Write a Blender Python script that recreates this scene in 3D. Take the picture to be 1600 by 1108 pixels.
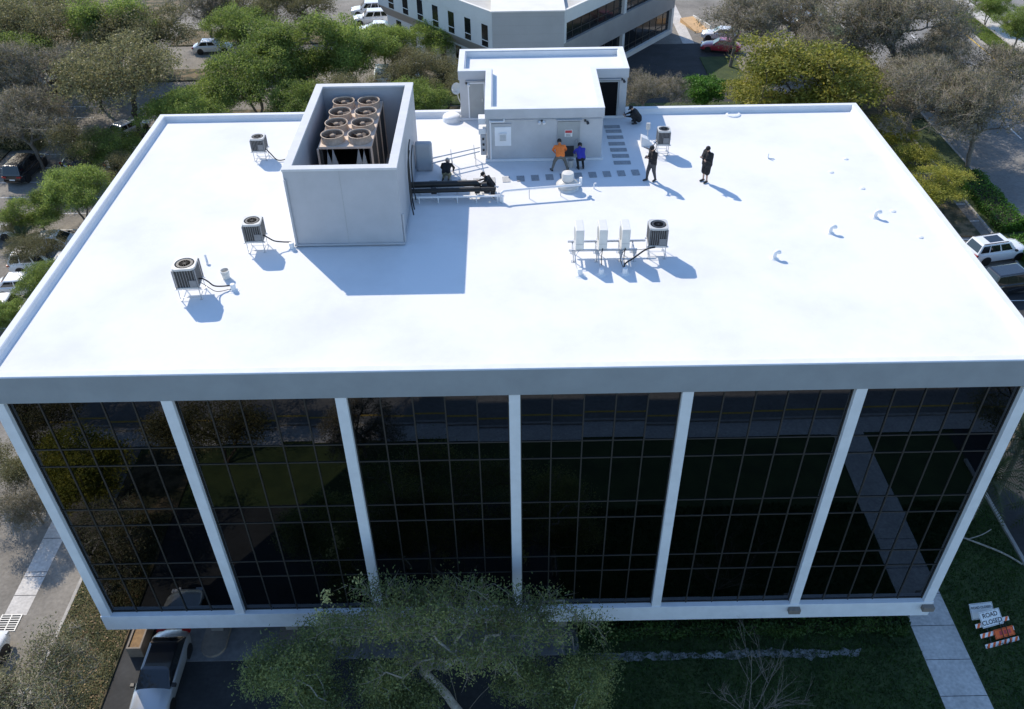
import bpy, bmesh, math, random
import numpy as np
from mathutils import Vector, Matrix
for o in list(bpy.data.objects): bpy.data.objects.remove(o)
S = bpy.context.scene
C = S.collection
R = math.radians

# ------------------------------------------------------------------ camera
cam_d = bpy.data.cameras.new('camera'); cam = bpy.data.objects.new('camera', cam_d); C.objects.link(cam); S.camera = cam
def cam_axes(yaw, pitch, roll):
    f = Vector((math.sin(yaw)*math.cos(pitch), math.cos(yaw)*math.cos(pitch), -math.sin(pitch)))
    r = Vector((math.cos(yaw), -math.sin(yaw), 0)); u = r.cross(f)
    return (math.cos(roll)*r + math.sin(roll)*u, -math.sin(roll)*r + math.cos(roll)*u, f)
_r, _u, _f = cam_axes(0.00234, 0.67963, -0.01583)
mw = Matrix((_r, _u, -_f)).transposed().to_4x4(); mw.translation = Vector((-0.125, -24.2, 38.616))
cam.matrix_world = mw
cam_d.sensor_width = 36; cam_d.lens = 36*1373.4/1600; cam_d.clip_end = 2000; cam_d.clip_start = .5

# ------------------------------------------------------------------ sky, sun, exposure
SUN = Vector((-.73, 1.0, .80*1.238)).normalized()          # towards the sun
EL = math.asin(SUN.z); AZ = math.atan2(SUN.x, SUN.y)
w = bpy.data.worlds.new('World'); S.world = w; w.use_nodes = True
nt = w.node_tree; bg = nt.nodes['Background']
sk = nt.nodes.new('ShaderNodeTexSky'); sk.sky_type = 'NISHITA'; sk.sun_disc = False
sk.sun_elevation = EL; sk.sun_rotation = AZ; sk.ozone_density = 5.0; sk.dust_density = .2; sk.air_density = 1.1
nt.links.new(sk.outputs[0], bg.inputs[0]); bg.inputs[1].default_value = .15
sd = bpy.data.lights.new('sun', 'SUN'); sd.energy = 3.3; sd.angle = R(.5); sd.color = (1, .895, .75)
so = bpy.data.objects.new('sun', sd); C.objects.link(so); so.rotation_euler = SUN.to_track_quat('Z', 'Y').to_euler(); so.location = (0, 0, 80)
S.view_settings.view_transform = 'Standard'; S.view_settings.look = 'None'; S.view_settings.exposure = 0.63
S.view_settings.gamma = 1; S.view_settings.use_curve_mapping = False

# ------------------------------------------------------------------ materials
def M(name, col, rough=.6, metal=0, var=0, scale=4, bump=0, col2=None, spec=.5, coat=0, scale2=None, lo=.35, hi=.65, bscale=None):
    m = bpy.data.materials.new(name); m.use_nodes = True; t = m.node_tree; p = t.nodes['Principled BSDF']
    p.inputs['Base Color'].default_value = (*col, 1); p.inputs['Roughness'].default_value = rough
    p.inputs['Metallic'].default_value = metal; p.inputs['Specular IOR Level'].default_value = spec; p.inputs['Coat Weight'].default_value = coat
    if var or bump or col2:
        tc = t.nodes.new('ShaderNodeTexCoord')
        n = t.nodes.new('ShaderNodeTexNoise'); n.inputs['Scale'].default_value = scale; n.inputs['Detail'].default_value = 7; n.inputs['Roughness'].default_value = .62
        t.links.new(tc.outputs['Object'], n.inputs['Vector'])
        if var or col2:
            rp = t.nodes.new('ShaderNodeValToRGB'); rp.color_ramp.elements[0].position = lo; rp.color_ramp.elements[1].position = hi
            a = [c*(1-var) for c in col]; b = [min(1, c*(1+var)) for c in col]
            if col2: a, b = col, col2
            rp.color_ramp.elements[0].color = (*a, 1); rp.color_ramp.elements[1].color = (*b, 1)
            t.links.new(n.outputs[0], rp.inputs[0]); out = rp.outputs[0]
            if scale2:
                n2 = t.nodes.new('ShaderNodeTexNoise'); n2.inputs['Scale'].default_value = scale2; n2.inputs['Detail'].default_value = 5
                t.links.new(tc.outputs['Object'], n2.inputs['Vector'])
                r2 = t.nodes.new('ShaderNodeValToRGB'); r2.color_ramp.elements[0].position = .3; r2.color_ramp.elements[1].position = .7
                r2.color_ramp.elements[0].color = (.72, .72, .72, 1); r2.color_ramp.elements[1].color = (1, 1, 1, 1)
                t.links.new(n2.outputs[0], r2.inputs[0])
                mx = t.nodes.new('ShaderNodeMix'); mx.data_type = 'RGBA'; mx.blend_type = 'MULTIPLY'; mx.inputs[0].default_value = 1
                t.links.new(out, mx.inputs[6]); t.links.new(r2.outputs[0], mx.inputs[7]); out = mx.outputs[2]
            t.links.new(out, p.inputs['Base Color'])
        if bump:
            nb = n
            if bscale:
                nb = t.nodes.new('ShaderNodeTexNoise'); nb.inputs['Scale'].default_value = bscale; nb.inputs['Detail'].default_value = 4
                t.links.new(tc.outputs['Object'], nb.inputs['Vector'])
            b = t.nodes.new('ShaderNodeBump'); b.inputs['Strength'].default_value = bump; b.inputs['Distance'].default_value = .05
            t.links.new(nb.outputs[0], b.inputs['Height']); t.links.new(b.outputs[0], p.inputs['Normal'])
    return m

def leaf_mat(name, cols, trans=.35, rough=.55):
    m = bpy.data.materials.new(name); m.use_nodes = True; t = m.node_tree; p = t.nodes['Principled BSDF']; out = t.nodes['Material Output']
    g = t.nodes.new('ShaderNodeNewGeometry'); oi = t.nodes.new('ShaderNodeObjectInfo')
    rp = t.nodes.new('ShaderNodeValToRGB')
    while len(rp.color_ramp.elements) < len(cols): rp.color_ramp.elements.new(.5)
    for i, c in enumerate(cols):
        rp.color_ramp.elements[i].position = i/(len(cols)-1); rp.color_ramp.elements[i].color = (*c, 1)
    tc = t.nodes.new('ShaderNodeTexCoord'); n = t.nodes.new('ShaderNodeTexNoise'); n.inputs['Scale'].default_value = .55; n.inputs['Detail'].default_value = 2
    t.links.new(tc.outputs['Object'], n.inputs['Vector'])
    ma = t.nodes.new('ShaderNodeMath'); ma.operation = 'MULTIPLY_ADD'; ma.inputs[1].default_value = .6
    t.links.new(g.outputs['Random Per Island'], ma.inputs[0])
    mb = t.nodes.new('ShaderNodeMath'); mb.operation = 'MULTIPLY_ADD'; mb.inputs[1].default_value = 1.5; mb.inputs[2].default_value = -.58
    t.links.new(n.outputs[0], mb.inputs[0]); t.links.new(mb.outputs[0], ma.inputs[2]); t.links.new(ma.outputs[0], rp.inputs[0])
    hs = t.nodes.new('ShaderNodeHueSaturation'); t.links.new(rp.outputs[0], hs.inputs['Color'])
    mv = t.nodes.new('ShaderNodeMath'); mv.operation = 'MULTIPLY_ADD'; mv.inputs[1].default_value = .35; mv.inputs[2].default_value = .82
    t.links.new(oi.outputs['Random'], mv.inputs[0]); t.links.new(mv.outputs[0], hs.inputs['Value'])
    t.links.new(hs.outputs[0], p.inputs['Base Color']); p.inputs['Roughness'].default_value = rough; p.inputs['Specular IOR Level'].default_value = .3
    tr = t.nodes.new('ShaderNodeBsdfTranslucent'); t.links.new(hs.outputs[0], tr.inputs[0])
    mx = t.nodes.new('ShaderNodeMixShader'); mx.inputs[0].default_value = trans
    t.links.new(p.outputs[0], mx.inputs[1]); t.links.new(tr.outputs[0], mx.inputs[2]); t.links.new(mx.outputs[0], out.inputs[0])
    return m

def glass_mat(name, tint, base=.05, rough=0.0):
    m = bpy.data.materials.new(name); m.use_nodes = True; t = m.node_tree; t.nodes.remove(t.nodes['Principled BSDF']); out = t.nodes['Material Output']
    tr = t.nodes.new('ShaderNodeBsdfTransparent'); tr.inputs[0].default_value = (*tint, 1)
    gl = t.nodes.new('ShaderNodeBsdfGlossy'); gl.inputs['Roughness'].default_value = rough; gl.inputs[0].default_value = (.9, .92, .95, 1)
    fr = t.nodes.new('ShaderNodeFresnel'); fr.inputs[0].default_value = 1.5
    ad = t.nodes.new('ShaderNodeMath'); ad.operation = 'ADD'; ad.inputs[1].default_value = base; ad.use_clamp = True
    t.links.new(fr.outputs[0], ad.inputs[0])
    mx = t.nodes.new('ShaderNodeMixShader'); t.links.new(ad.outputs[0], mx.inputs[0]); t.links.new(tr.outputs[0], mx.inputs[1]); t.links.new(gl.outputs[0], mx.inputs[2])
    t.links.new(mx.outputs[0], out.inputs[0]); return m

MT = dict(
 roof=M('white_roof_coating', (.70,.705,.71), .9, spec=.15, var=.07, scale=.22, bump=.14, bscale=7, lo=.28, hi=.56),
 cap=M('white_parapet_paint', (.69,.70,.71), .85, spec=.2, var=.04, scale=1.2, bump=.05, bscale=20),
 coping=M('grey_white_coping', (.55,.56,.57), .7, var=.05, scale=2),
 fascia=M('grey_fascia_stucco', (.30,.325,.345), .8, var=.06, scale=.8, bump=.15, bscale=40),
 column=M('light_column_paint', (.76,.78,.80), .7, var=.05, scale=1.5, bump=.08, bscale=40),
 stucco=M('grey_stucco', (.47,.48,.49), .85, var=.06, scale=1.0, bump=.2, bscale=35),
 screen=M('grey_screen_panel', (.40,.41,.43), .6, var=.05, scale=.9, bump=.05, bscale=25),
 mullion=M('bronze_mullion', (.045,.042,.038), .55, metal=.2),
 glass=glass_mat('tinted_window_glass', (.12,.13,.135), .055),
 interior=M('office_interior', (.22,.21,.20), .9, var=.2, scale=.6),
 blind=M('window_blind', (.45,.47,.46), .8),
 slab=M('floor_slab_concrete', (.08,.08,.08), .9),
 beige=M('beige_sheet_metal', (.62,.50,.40), .6, var=.10, scale=3, bump=.03),
 rust=M('rusty_fan_shroud', (.20,.12,.075), .8, var=.35, scale=6, col2=(.36,.27,.2)),
 shroud=M('fan_shroud_beige', (.46,.36,.27), .7, var=.2, scale=4),
 fanblade=M('dusty_fan_blade', (.24,.18,.13), .7, var=.2, scale=6),
 coil=M('dark_coil', (.035,.035,.035), .6, var=.3, scale=12),
 darkmetal=M('dark_metal', (.04,.042,.045), .5, metal=.3),
 acgrey=M('condenser_grey_paint', (.50,.50,.48), .45, var=.05, scale=5),
 acdark=M('condenser_side_grey', (.20,.205,.21), .5, var=.08, scale=6),
 acwhite=M('unit_off_white', (.66,.65,.61), .5, var=.05, scale=3),
 galv=M('galvanised_steel', (.52,.53,.54), .4, metal=.6, var=.1, scale=10),
 black=M('black_rubber', (.012,.012,.012), .55),
 whitepaint=M('white_coated_pipe', (.74,.75,.76), .5, var=.03, scale=8),
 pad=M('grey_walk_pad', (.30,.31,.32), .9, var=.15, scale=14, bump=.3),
 padlit=M('sunlit_walk_pad', (.46,.46,.45), .9, var=.12, scale=14, bump=.3),  # same pads where sun falls, the brightness painted into a lighter grey
 doorgrey=M('grey_door_paint', (.33,.35,.35), .5, var=.05, scale=3),
 doordark=M('dark_doorway', (.006,.006,.007), .8, spec=.1),
 red=M('red_print', (.5,.05,.06), .5), signwhite=M('sign_white', (.78,.78,.76), .45),
 orange=M('orange_sign', (.85,.13,.015), .45), signblack=M('sign_black', (.01,.01,.01), .5),
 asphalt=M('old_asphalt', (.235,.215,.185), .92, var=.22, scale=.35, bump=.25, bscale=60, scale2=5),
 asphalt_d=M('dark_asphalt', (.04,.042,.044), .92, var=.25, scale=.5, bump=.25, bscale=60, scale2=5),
 road=M('road_asphalt', (.24,.23,.215), .92, var=.15, scale=.3, bump=.2, bscale=60, scale2=4),
 concrete=M('pavement_concrete', (.60,.57,.53), .9, var=.10, scale=.9, bump=.15, bscale=50, scale2=6),
 kerb=M('kerb_concrete', (.36,.34,.31), .9, var=.15, scale=2, bump=.1),
 apron=M('garage_floor_concrete', (.20,.20,.20), .85, var=.2, scale=.6, scale2=3),
 yellow=M('yellow_road_paint', (.55,.36,.06), .8, var=.2, scale=6), lane=M('white_road_paint', (.62,.62,.6), .8, var=.2, scale=6),
 lawn=M('mown_grass', (.035,.062,.018), .95, scale=.8, col2=(.075,.105,.03), bump=.6, bscale=30, scale2=9),
 dirt=M('litter_soil_dappled_shade', (.20,.15,.085), .95, scale=.9, col2=(.045,.05,.022), lo=.42, hi=.56, bump=.6, bscale=20, scale2=5),  # litter soil, with dappled tree shade painted in as dark patches
 mulch=M('brown_leaf_mulch', (.30,.19,.09), .95, scale=5, col2=(.20,.13,.07), bump=.6, bscale=25),
 gravel=M('pale_gravel', (.34,.34,.33), .9, scale=3, col2=(.10,.11,.09), lo=.42, hi=.62, bump=.6, bscale=20),
 planter=M('planter_wall', (.22,.19,.16), .9, var=.15, scale=3),
 bark=M('grey_bark', (.17,.15,.125), .9, var=.3, scale=6, bump=.5), barkpale=M('pale_bark', (.34,.32,.28), .9, var=.25, scale=5, bump=.4),
 stems=M('dark_hedge_stems', (.018,.022,.010), .95),
 barkdark=M('dark_bark', (.075,.062,.05), .9, var=.3, scale=6, bump=.5),
 twig=M('grey_twig', (.27,.24,.19), .9),
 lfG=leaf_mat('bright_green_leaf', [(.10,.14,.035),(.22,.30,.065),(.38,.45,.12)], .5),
   lfO=leaf_mat('olive_leaf', [(.13,.125,.055),(.20,.19,.085),(.29,.265,.125)], .4),
  lfB=leaf_mat('greyish_sparse_leaf', [(.15,.14,.075),(.23,.21,.115)], .35),
  lfY=leaf_mat('yellow_green_leaf', [(.12,.14,.025),(.33,.34,.06),(.54,.47,.09)], .5),
   lfD=leaf_mat('deep_green_leaf', [(0.042,0.091,0.021),(0.084,0.196,0.028),(0.140,0.308,0.042)], .4),
 lfF=leaf_mat('shaded_tree_leaf', [(.14,.18,.075),(.22,.27,.10),(.48,.48,.17)], .45),
  lfP=leaf_mat('pale_olive_leaf', [(0.150,0.156,0.081),(0.237,0.237,0.125),(0.338,0.325,0.175)], .35),
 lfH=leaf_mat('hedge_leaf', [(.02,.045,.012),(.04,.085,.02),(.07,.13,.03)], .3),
 palm=leaf_mat('palm_leaf', [(0.036,0.054,0.024),(0.072,0.096,0.036),(0.132,0.132,0.060)], .3),
 litter=leaf_mat('fallen_leaf', [(.16,.10,.05),(.30,.20,.10),(.42,.32,.18)], .1),
 yellow_cluster=leaf_mat('pale_yellow_cluster', [(.62,.60,.22),(.75,.72,.36)], .3),  # pale yellow quads set in small clusters on the front tree
 bwhite=M('warm_white_wall', (.70,.68,.63), .85, var=.05, scale=.4, bump=.1, bscale=20),
 bgrey=M('grey_wall_panel', (.43,.43,.41), .85, var=.05, scale=.4), btan=M('taupe_band', (.36,.33,.30), .85, var=.06, scale=.5),
 broof=M('pale_grey_roof', (.50,.49,.46), .85, var=.12, scale=.4), bglass=M('dark_window', (.012,.014,.016), .08, spec=.7),
 rampo=M('ochre_ramp', (.62,.40,.20), .8, var=.1, scale=2),
 tyre=M('tyre_rubber', (.015,.015,.016), .8), rim=M('alloy_rim', (.45,.46,.47), .35, metal=.8),
 carglass=M('car_glass', (.012,.014,.017), .06, spec=.8), trim=M('black_trim', (.015,.015,.016), .5),
 headlamp=M('headlamp', (.6,.62,.65), .15), tail=M('tail_lamp', (.35,.02,.02), .25),
 pwhite=M('white_car_paint', (.74,.75,.76), .3, coat=.8), pblack=M('black_car_paint', (.012,.013,.016), .25, coat=1),
 psilver=M('silver_car_paint', (.46,.47,.48), .3, metal=.4, coat=.8), pred=M('red_car_paint', (.36,.03,.05), .3, coat=.8),
 pblue=M('dark_blue_car_paint', (.03,.045,.075), .3, coat=.8), pgrey=M('grey_car_paint', (.16,.17,.18), .3, coat=.8),
 skin=M('skin', (.46,.29,.21), .6), hair=M('dark_hair', (.015,.012,.010), .7), capblack=M('black_cap_cloth', (.012,.012,.013), .85), capgrey=M('grey_cap_cloth', (.42,.42,.40), .85),
 c_orange=M('orange_shirt', (.85,.20,.035), .85, var=.08, scale=12, bump=.15), c_blue=M('blue_shirt', (.035,.04,.33), .85, var=.1, scale=12, bump=.15),
 c_black=M('black_cloth', (.014,.014,.016), .9, var=.2, scale=12, bump=.15), c_char=M('charcoal_trousers', (.055,.055,.06), .9, var=.15, scale=12, bump=.15),
 c_khaki=M('khaki_trousers', (.23,.21,.12), .9, var=.12, scale=12, bump=.15), c_greyk=M('grey_brown_trousers', (.15,.14,.12), .9, var=.12, scale=12, bump=.15),
 c_shoe=M('dark_shoe', (.02,.02,.022), .6), phone=M('phone', (.02,.02,.025), .2),
)

# ------------------------------------------------------------------ mesh builder
class MB:
    def __init__(s): s.v = []; s.f = []
    def add(s, vs, fs):
        n = len(s.v); s.v += [tuple(v) for v in vs]; s.f += [tuple(i+n for i in f) for f in fs]; return s
    def box(s, x0, x1, y0, y1, z0, z1):
        return s.add([(x0,y0,z0),(x1,y0,z0),(x1,y1,z0),(x0,y1,z0),(x0,y0,z1),(x1,y0,z1),(x1,y1,z1),(x0,y1,z1)],
                     [(3,2,1,0),(4,5,6,7),(0,1,5,4),(1,2,6,5),(2,3,7,6),(3,0,4,7)])
    def obox(s, c, sx, sy, sz, rz=0, rx=0, ry=0):
        m = Matrix.Translation(c) @ Matrix.Rotation(rz,4,'Z') @ Matrix.Rotation(ry,4,'Y') @ Matrix.Rotation(rx,4,'X')
        vs = [m @ Vector((a*sx/2, b*sy/2, d*sz/2)) for d in (-1,1) for a, b in ((-1,-1),(1,-1),(1,1),(-1,1))]
        return s.add(vs, [(3,2,1,0),(4,5,6,7),(0,1,5,4),(1,2,6,5),(2,3,7,6),(3,0,4,7)])
    def cyl(s, p0, p1, r0, r1=None, n=12, cap=True):
        r1 = r0 if r1 is None else r1
        p0 = Vector(p0); p1 = Vector(p1); d = (p1-p0).normalized(); a = d.orthogonal().normalized(); b = d.cross(a)
        vs = []
        for p, r in ((p0, r0), (p1, r1)):
            for i in range(n):
                t = 2*math.pi*i/n; vs.append(p + r*(math.cos(t)*a + math.sin(t)*b))
        fs = [(i, (i+1)%n, n+(i+1)%n, n+i) for i in range(n)]
        if cap: fs += [tuple(range(n))[::-1], tuple(range(n, 2*n))]
        return s.add(vs, fs)
    def bar(s, p0, p1, wd, ht):
        p0 = Vector(p0); p1 = Vector(p1); d = (p1-p0).normalized(); up = Vector((0,0,1))
        if abs(d.z) > .95: up = Vector((0,1,0))
        a = d.cross(up).normalized()*wd/2; b = a.cross(d).normalized()*ht/2
        vs = [p+i*a+j*b for p in (p0, p1) for i, j in ((-1,-1),(1,-1),(1,1),(-1,1))]
        return s.add(vs, [(3,2,1,0),(4,5,6,7),(0,1,5,4),(1,2,6,5),(2,3,7,6),(3,0,4,7)])
    def tube(s, pts, r, n=8, sub=5):
        P = [Vector(p) for p in pts]
        if len(P) > 2 and sub > 1:
            Q = []
            for i in range(len(P)-1):
                a = P[max(i-1,0)]; b = P[i]; c = P[i+1]; d = P[min(i+2,len(P)-1)]
                for k in range(sub):
                    t = k/sub
                    Q.append(.5*((2*b)+(c-a)*t+(2*a-5*b+4*c-d)*t*t+(3*b-a-3*c+d)*t**3))
            Q.append(P[-1]); P = Q
        vs = []; prev = None
        for i, p in enumerate(P):
            d = (P[min(i+1,len(P)-1)]-P[max(i-1,0)]).normalized()
            a = d.orthogonal().normalized() if prev is None else (prev-d*prev.dot(d)).normalized()
            prev = a; b = d.cross(a)
            rr = r[min(i, len(r)-1)] if isinstance(r, (list, tuple)) else r
            for k in range(n):
                t = 2*math.pi*k/n; vs.append(p+rr*(math.cos(t)*a+math.sin(t)*b))
        m = len(P); fs = [(i*n+k, i*n+(k+1)%n, (i+1)*n+(k+1)%n, (i+1)*n+k) for i in range(m-1) for k in range(n)]
        fs += [tuple(range(n))[::-1], tuple(range((m-1)*n, m*n))]
        return s.add(vs, fs)
    def lathe(s, c, prof, n=20):
        vs = []; c = Vector(c)
        for r, z in prof:
            for k in range(n):
                t = 2*math.pi*k/n; vs.append(c+Vector((r*math.cos(t), r*math.sin(t), z)))
        m = len(prof); fs = [(i*n+k, i*n+(k+1)%n, (i+1)*n+(k+1)%n, (i+1)*n+k) for i in range(m-1) for k in range(n)]
        if prof[0][0] > 1e-4: fs.append(tuple(range(n))[::-1])
        if prof[-1][0] > 1e-4: fs.append(tuple(range((m-1)*n, m*n)))
        return s.add(vs, fs)
    def prism(s, poly, z0, z1):
        n = len(poly)
        return s.add([(x,y,z0) for x,y in poly]+[(x,y,z1) for x,y in poly],
                     [tuple(range(n))[::-1], tuple(range(n,2*n))]+[(i,(i+1)%n,n+(i+1)%n,n+i) for i in range(n)])
    def ring(s, outer, inner, z0, z1):
        n = len(outer)
        vs = [(x,y,z0) for x,y in outer]+[(x,y,z1) for x,y in outer]+[(x,y,z1) for x,y in inner]+[(x,y,z0) for x,y in inner]
        fs = []
        for i in range(n):
            j = (i+1)%n
            fs += [(i,j,n+j,n+i),(n+i,n+j,2*n+j,2*n+i),(2*n+i,2*n+j,3*n+j,3*n+i),(3*n+i,3*n+j,j,i)]
        return s.add(vs, fs)
    def mesh(s, name, smooth=None):
        me = bpy.data.meshes.new(name); me.from_pydata(s.v, [], s.f); me.update()
        if smooth:
            me.polygons.foreach_set('use_smooth', [True]*len(me.polygons)); me.set_sharp_from_angle(angle=R(smooth))
        return me
    def build(s, name, mat, parent=None, smooth=None, bevel=0):
        return put(name, s.mesh(name, smooth), mat, parent, bevel)
def put(name, me, mat, parent=None, bevel=0, loc=None, rot=None):
    o = bpy.data.objects.new(name, me); C.objects.link(o)
    if mat is not None and len(me.materials) == 0: me.materials.append(MT[mat] if isinstance(mat, str) else mat)
    if parent is not None: o.parent = parent
    if loc is not None: o.location = loc
    if rot is not None: o.rotation_euler = rot
    if bevel:
        b = o.modifiers.new('bevel', 'BEVEL'); b.width = bevel; b.segments = 2; b.limit_method = 'ANGLE'; b.angle_limit = R(40)
    return o
def tag(o, label, cat, group=None):
    o['label'] = label; o['category'] = cat
    if group: o['group'] = group
    return o
def thing(name, label, cat, loc=(0,0,0), rz=0, group=None):
    o = bpy.data.objects.new(name, None); C.objects.link(o); o.location = loc; o.rotation_euler = (0,0,rz); o.empty_display_size = .2
    return tag(o, label, cat, group)
def struct(o, kind='structure'): o['kind'] = kind; return o
def inset(poly, d):                       # inward offset of a counter-clockwise polygon
    n = len(poly); out = []
    for i in range(n):
        p0 = Vector(poly[i-1]); p1 = Vector(poly[i]); p2 = Vector(poly[(i+1)%n])
        d1 = (p1-p0).normalized(); d2 = (p2-p1).normalized()
        n1 = Vector((-d1.y, d1.x)); n2 = Vector((-d2.y, d2.x))
        b = n1+n2; out.append(tuple(p1+b*(d/(b.dot(n1)))))
    return out
def np_mesh(name, V, F, smooth=False):     # V (n,3), F (m,k)
    me = bpy.data.meshes.new(name); n, k = F.shape
    me.vertices.add(len(V)); me.vertices.foreach_set('co', np.asarray(V, np.float32).ravel())
    me.loops.add(n*k); me.loops.foreach_set('vertex_index', F.astype(np.int32).ravel())
    me.polygons.add(n); me.polygons.foreach_set('loop_start', np.arange(0, n*k, k, dtype=np.int32)); me.polygons.foreach_set('loop_total', np.full(n, k, np.int32))
    if smooth: me.polygons.foreach_set('use_smooth', np.ones(n, bool))
    me.update(calc_edges=True); return me

# ------------------------------------------------------------------ ground, roads, pavements
def sheet(name, x0, x1, y0, y1, z, mat, parent=None, th=None):
    m = MB()
    if th: m.box(x0, x1, y0, y1, z-th, z)
    else: m.add([(x0,y0,z),(x1,y0,z),(x1,y1,z),(x0,y1,z)], [(0,1,2,3)])
    o = m.build(name, mat, parent)
    return o if parent else struct(o)
sheet('ground', -600, 600, -600, 600, 0, 'lawn')
lot = sheet('parking_lot', -85, -23.3, -60, 140, .008, 'asphalt')
lotb = sheet('parking_lot', -23.3, 40, 30, 140, .008, 'asphalt')
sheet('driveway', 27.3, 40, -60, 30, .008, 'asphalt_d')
sheet('road', 43.2, 58, -60, 200, .008, 'road'); sheet('road', 63.5, 78, -60, 200, .008, 'road')
sheet('road', -300, 300, -40, -16.2, .012, 'road')
sheet('pavement', 61.2, 63.2, -60, 200, .03, 'concrete')
sheet('path', 19.75, 21.95, -14.6, 40, .04, 'concrete', th=.08)
for k in range(8): sheet('path_joint', 19.76, 21.94, -6.3+k*1.9, -6.27+k*1.9, .0435, 'asphalt_d', parent=bpy.data.objects['path'])
sheet('pavement', -300, 300, -16.0, -14.6, .03, 'concrete')
def kerb(x0, x1, y0, y1, h=.13): o = MB().box(x0, x1, y0, y1, -.1, h).build('kerb', 'kerb', None, bevel=.02); return struct(o)
kerb(-23.3,-23.12,-12,23); kerb(43.0,43.2,-60,140); kerb(40,40.18,0,140); kerb(58,58.35,-60,160); kerb(60.9,61.2,-60,160); kerb(27.1,27.3,-12,29)
kerb(-300,300,-16.2,-16.02)
sheet('lane_marking', 57.3, 57.5, -60, 160, .013, 'yellow'); sheet('lane_marking', -300, 300, -24.6, -24.4, .017, 'yellow'); sheet('lane_marking', -300, 300, -17.0, -16.85, .017, 'yellow')
for y in range(20, 110, 9): sheet('lane_dash', 50.6, 50.75, y, y+3, .013, 'lane')
for k in range(14): sheet('parking_line', 34.9, 39.9, 26+k*2.9, 26.1+k*2.9, .0125, 'lane')
for k in range(16): sheet('parking_line', -40, -34.8, 22+k*2.8, 22.1+k*2.8, .0125, 'lane')
for k in range(10): sheet('parking_line', -49, -44, 44.6+k*2.9, 44.7+k*2.9, .0125, 'lane')
# valley gutter with joints and a grate in the left drive
sheet('gutter', -26.45, -25.3, 2.9, 30, .0125, 'concrete'); g0 = bpy.data.objects['gutter']
for y in (4.1, 5.3, 5.6, 7.9, 11, 14): sheet('gutter_joint', -26.44, -25.31, y, y+.035, .0165, 'asphalt_d', parent=g0)
gr = thing('drain_grate', 'white barred steel drain grate set in the pale concrete gutter', 'grate', (-26.0, 2.45, .012))
for x in (-.52, -.02, .48): MB().box(x-.03, x+.03, -.5, .5, 0, .03).build('frame_bar', 'acgrey', gr)
for k in range(8): MB().box(-.55, .52, -.5+k*.135, -.455+k*.135, 0, .025).build('bar', 'acgrey', gr)
struct(MB().box(-.55, .52, -.5, .5, -.006, .002).build('pit', 'asphalt_d', gr), 'stuff')
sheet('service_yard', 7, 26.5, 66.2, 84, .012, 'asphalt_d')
# planting beds / islands (raised soil behind kerbs)
def bed(name, x0, x1, y0, y1, mat, h=.14): return struct(MB().box(x0, x1, y0, y1, -.1, h).build(name, mat, None, bevel=.03))
bed('planting_bed', -23.12, -19.6, -14, 22.7, 'dirt', .1)
bed('planting_bed', 40.18, 43.0, 0, 60, 'lawn', .12); bed('grass_median', 58.35, 60.9, -60, 160, 'lawn', .14)
for x0, x1, y0, y1, mt in ((-35,-31.5,20,58,'dirt'), (-52,-49.5,40,80,'dirt'), (-42,-33,57.8,62,'dirt'), (-48,-22,74.5,78,'dirt'), (-30,-5,60,66,'dirt'), (-23,-4,66.5,72.5,'lawn'),
                           (10,34,54,66,'lawn'), (33,39,38,47,'dirt'), (34,39.9,50,68,'dirt'), (23,27,72,79.2,'lawn'), (-66,-44,83,130,'dirt'), (-42,-20,86,92,'dirt'),(30,36,74,82,'dirt'),(40.3,42.9,61,80,'dirt'),(50,53,72,77,'dirt')):
    bed('island', x0, x1, y0, y1, mt)
sheet('garage_floor', -17.2, 3.0, .05, 22, .035, 'apron', th=.06)
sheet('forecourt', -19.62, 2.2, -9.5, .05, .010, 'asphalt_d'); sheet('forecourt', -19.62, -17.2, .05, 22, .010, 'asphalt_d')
g_ = np.random.default_rng(3); xs = np.linspace(3.6, 16.9, 46); lo = -.30+g_.normal(0,.06,46)+.05*np.sin(xs*1.7); hi = .12+g_.normal(0,.07,46)+.06*np.sin(xs*1.1+1)
lo[0] = hi[0] = -.1; lo[-1] = hi[-1]+.02
struct(MB().add([(x,y,.012) for x,y in zip(xs,lo)]+[(x,y,.012) for x,y in zip(xs,hi)], [(i,i+1,47+i,46+i) for i in range(45)]).build('gravel_strip', 'gravel'))

# ------------------------------------------------------------------ main office building
H = 18.4; ZD = 18.1; XW = 19.5; D = 22.75
B = thing('office_building', 'four storey office block with black glass bays and bright white flat roof', 'building')
rd = MB().box(-XW+.1, XW-.1, .1, D-.1, ZD-.9, ZD).build('roof_deck', 'roof', B)
out = [(-XW,0),(XW,0),(XW,D),(-XW,D)]
# parapet with sloped inner cant, four sides
def parapet(pts):
    # profile swept along straight line: outer, top, inner slope
    (x0,y0),(x1,y1) = pts; d = Vector((x1-x0, y1-y0)).normalized(); n = Vector((-d.y, d.x))
    prof = [(.0,17.9),(.0,H-.03),(.03,H),(.30,H),(.34,H-.03),(.37,ZD+.12),(.46,ZD+.004)]
    vs = []
    for s,(px,py) in ((1,(x0,y0)),(-1,(x1,y1))):
        for o_,z in prof: vs.append((px+n.x*o_+d.x*o_*s, py+n.y*o_+d.y*o_*s, z))
    k = len(prof); fs = [(i, i+k, i+1+k, i+1) for i in range(k-1)]
    return MB().add(vs, fs)
for a, b in zip(out, out[1:]+out[:1]):
    parapet((a, b)).build('parapet', 'cap', B)
MB().box(-XW, XW, -.012, .3, 17.15, H-.045).build('fascia', 'fascia', B, bevel=.01)
MB().box(-XW-.012, -XW+.3, -.0, D, 17.15, 18.32).build('fascia', 'fascia', B); MB().box(XW-.3, XW+.012, 0, D, 17.15, 18.32).build('fascia', 'fascia', B)
MB().box(-XW, XW, D-.3, D+.012, 17.15, 18.32).build('fascia', 'fascia', B)
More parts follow.
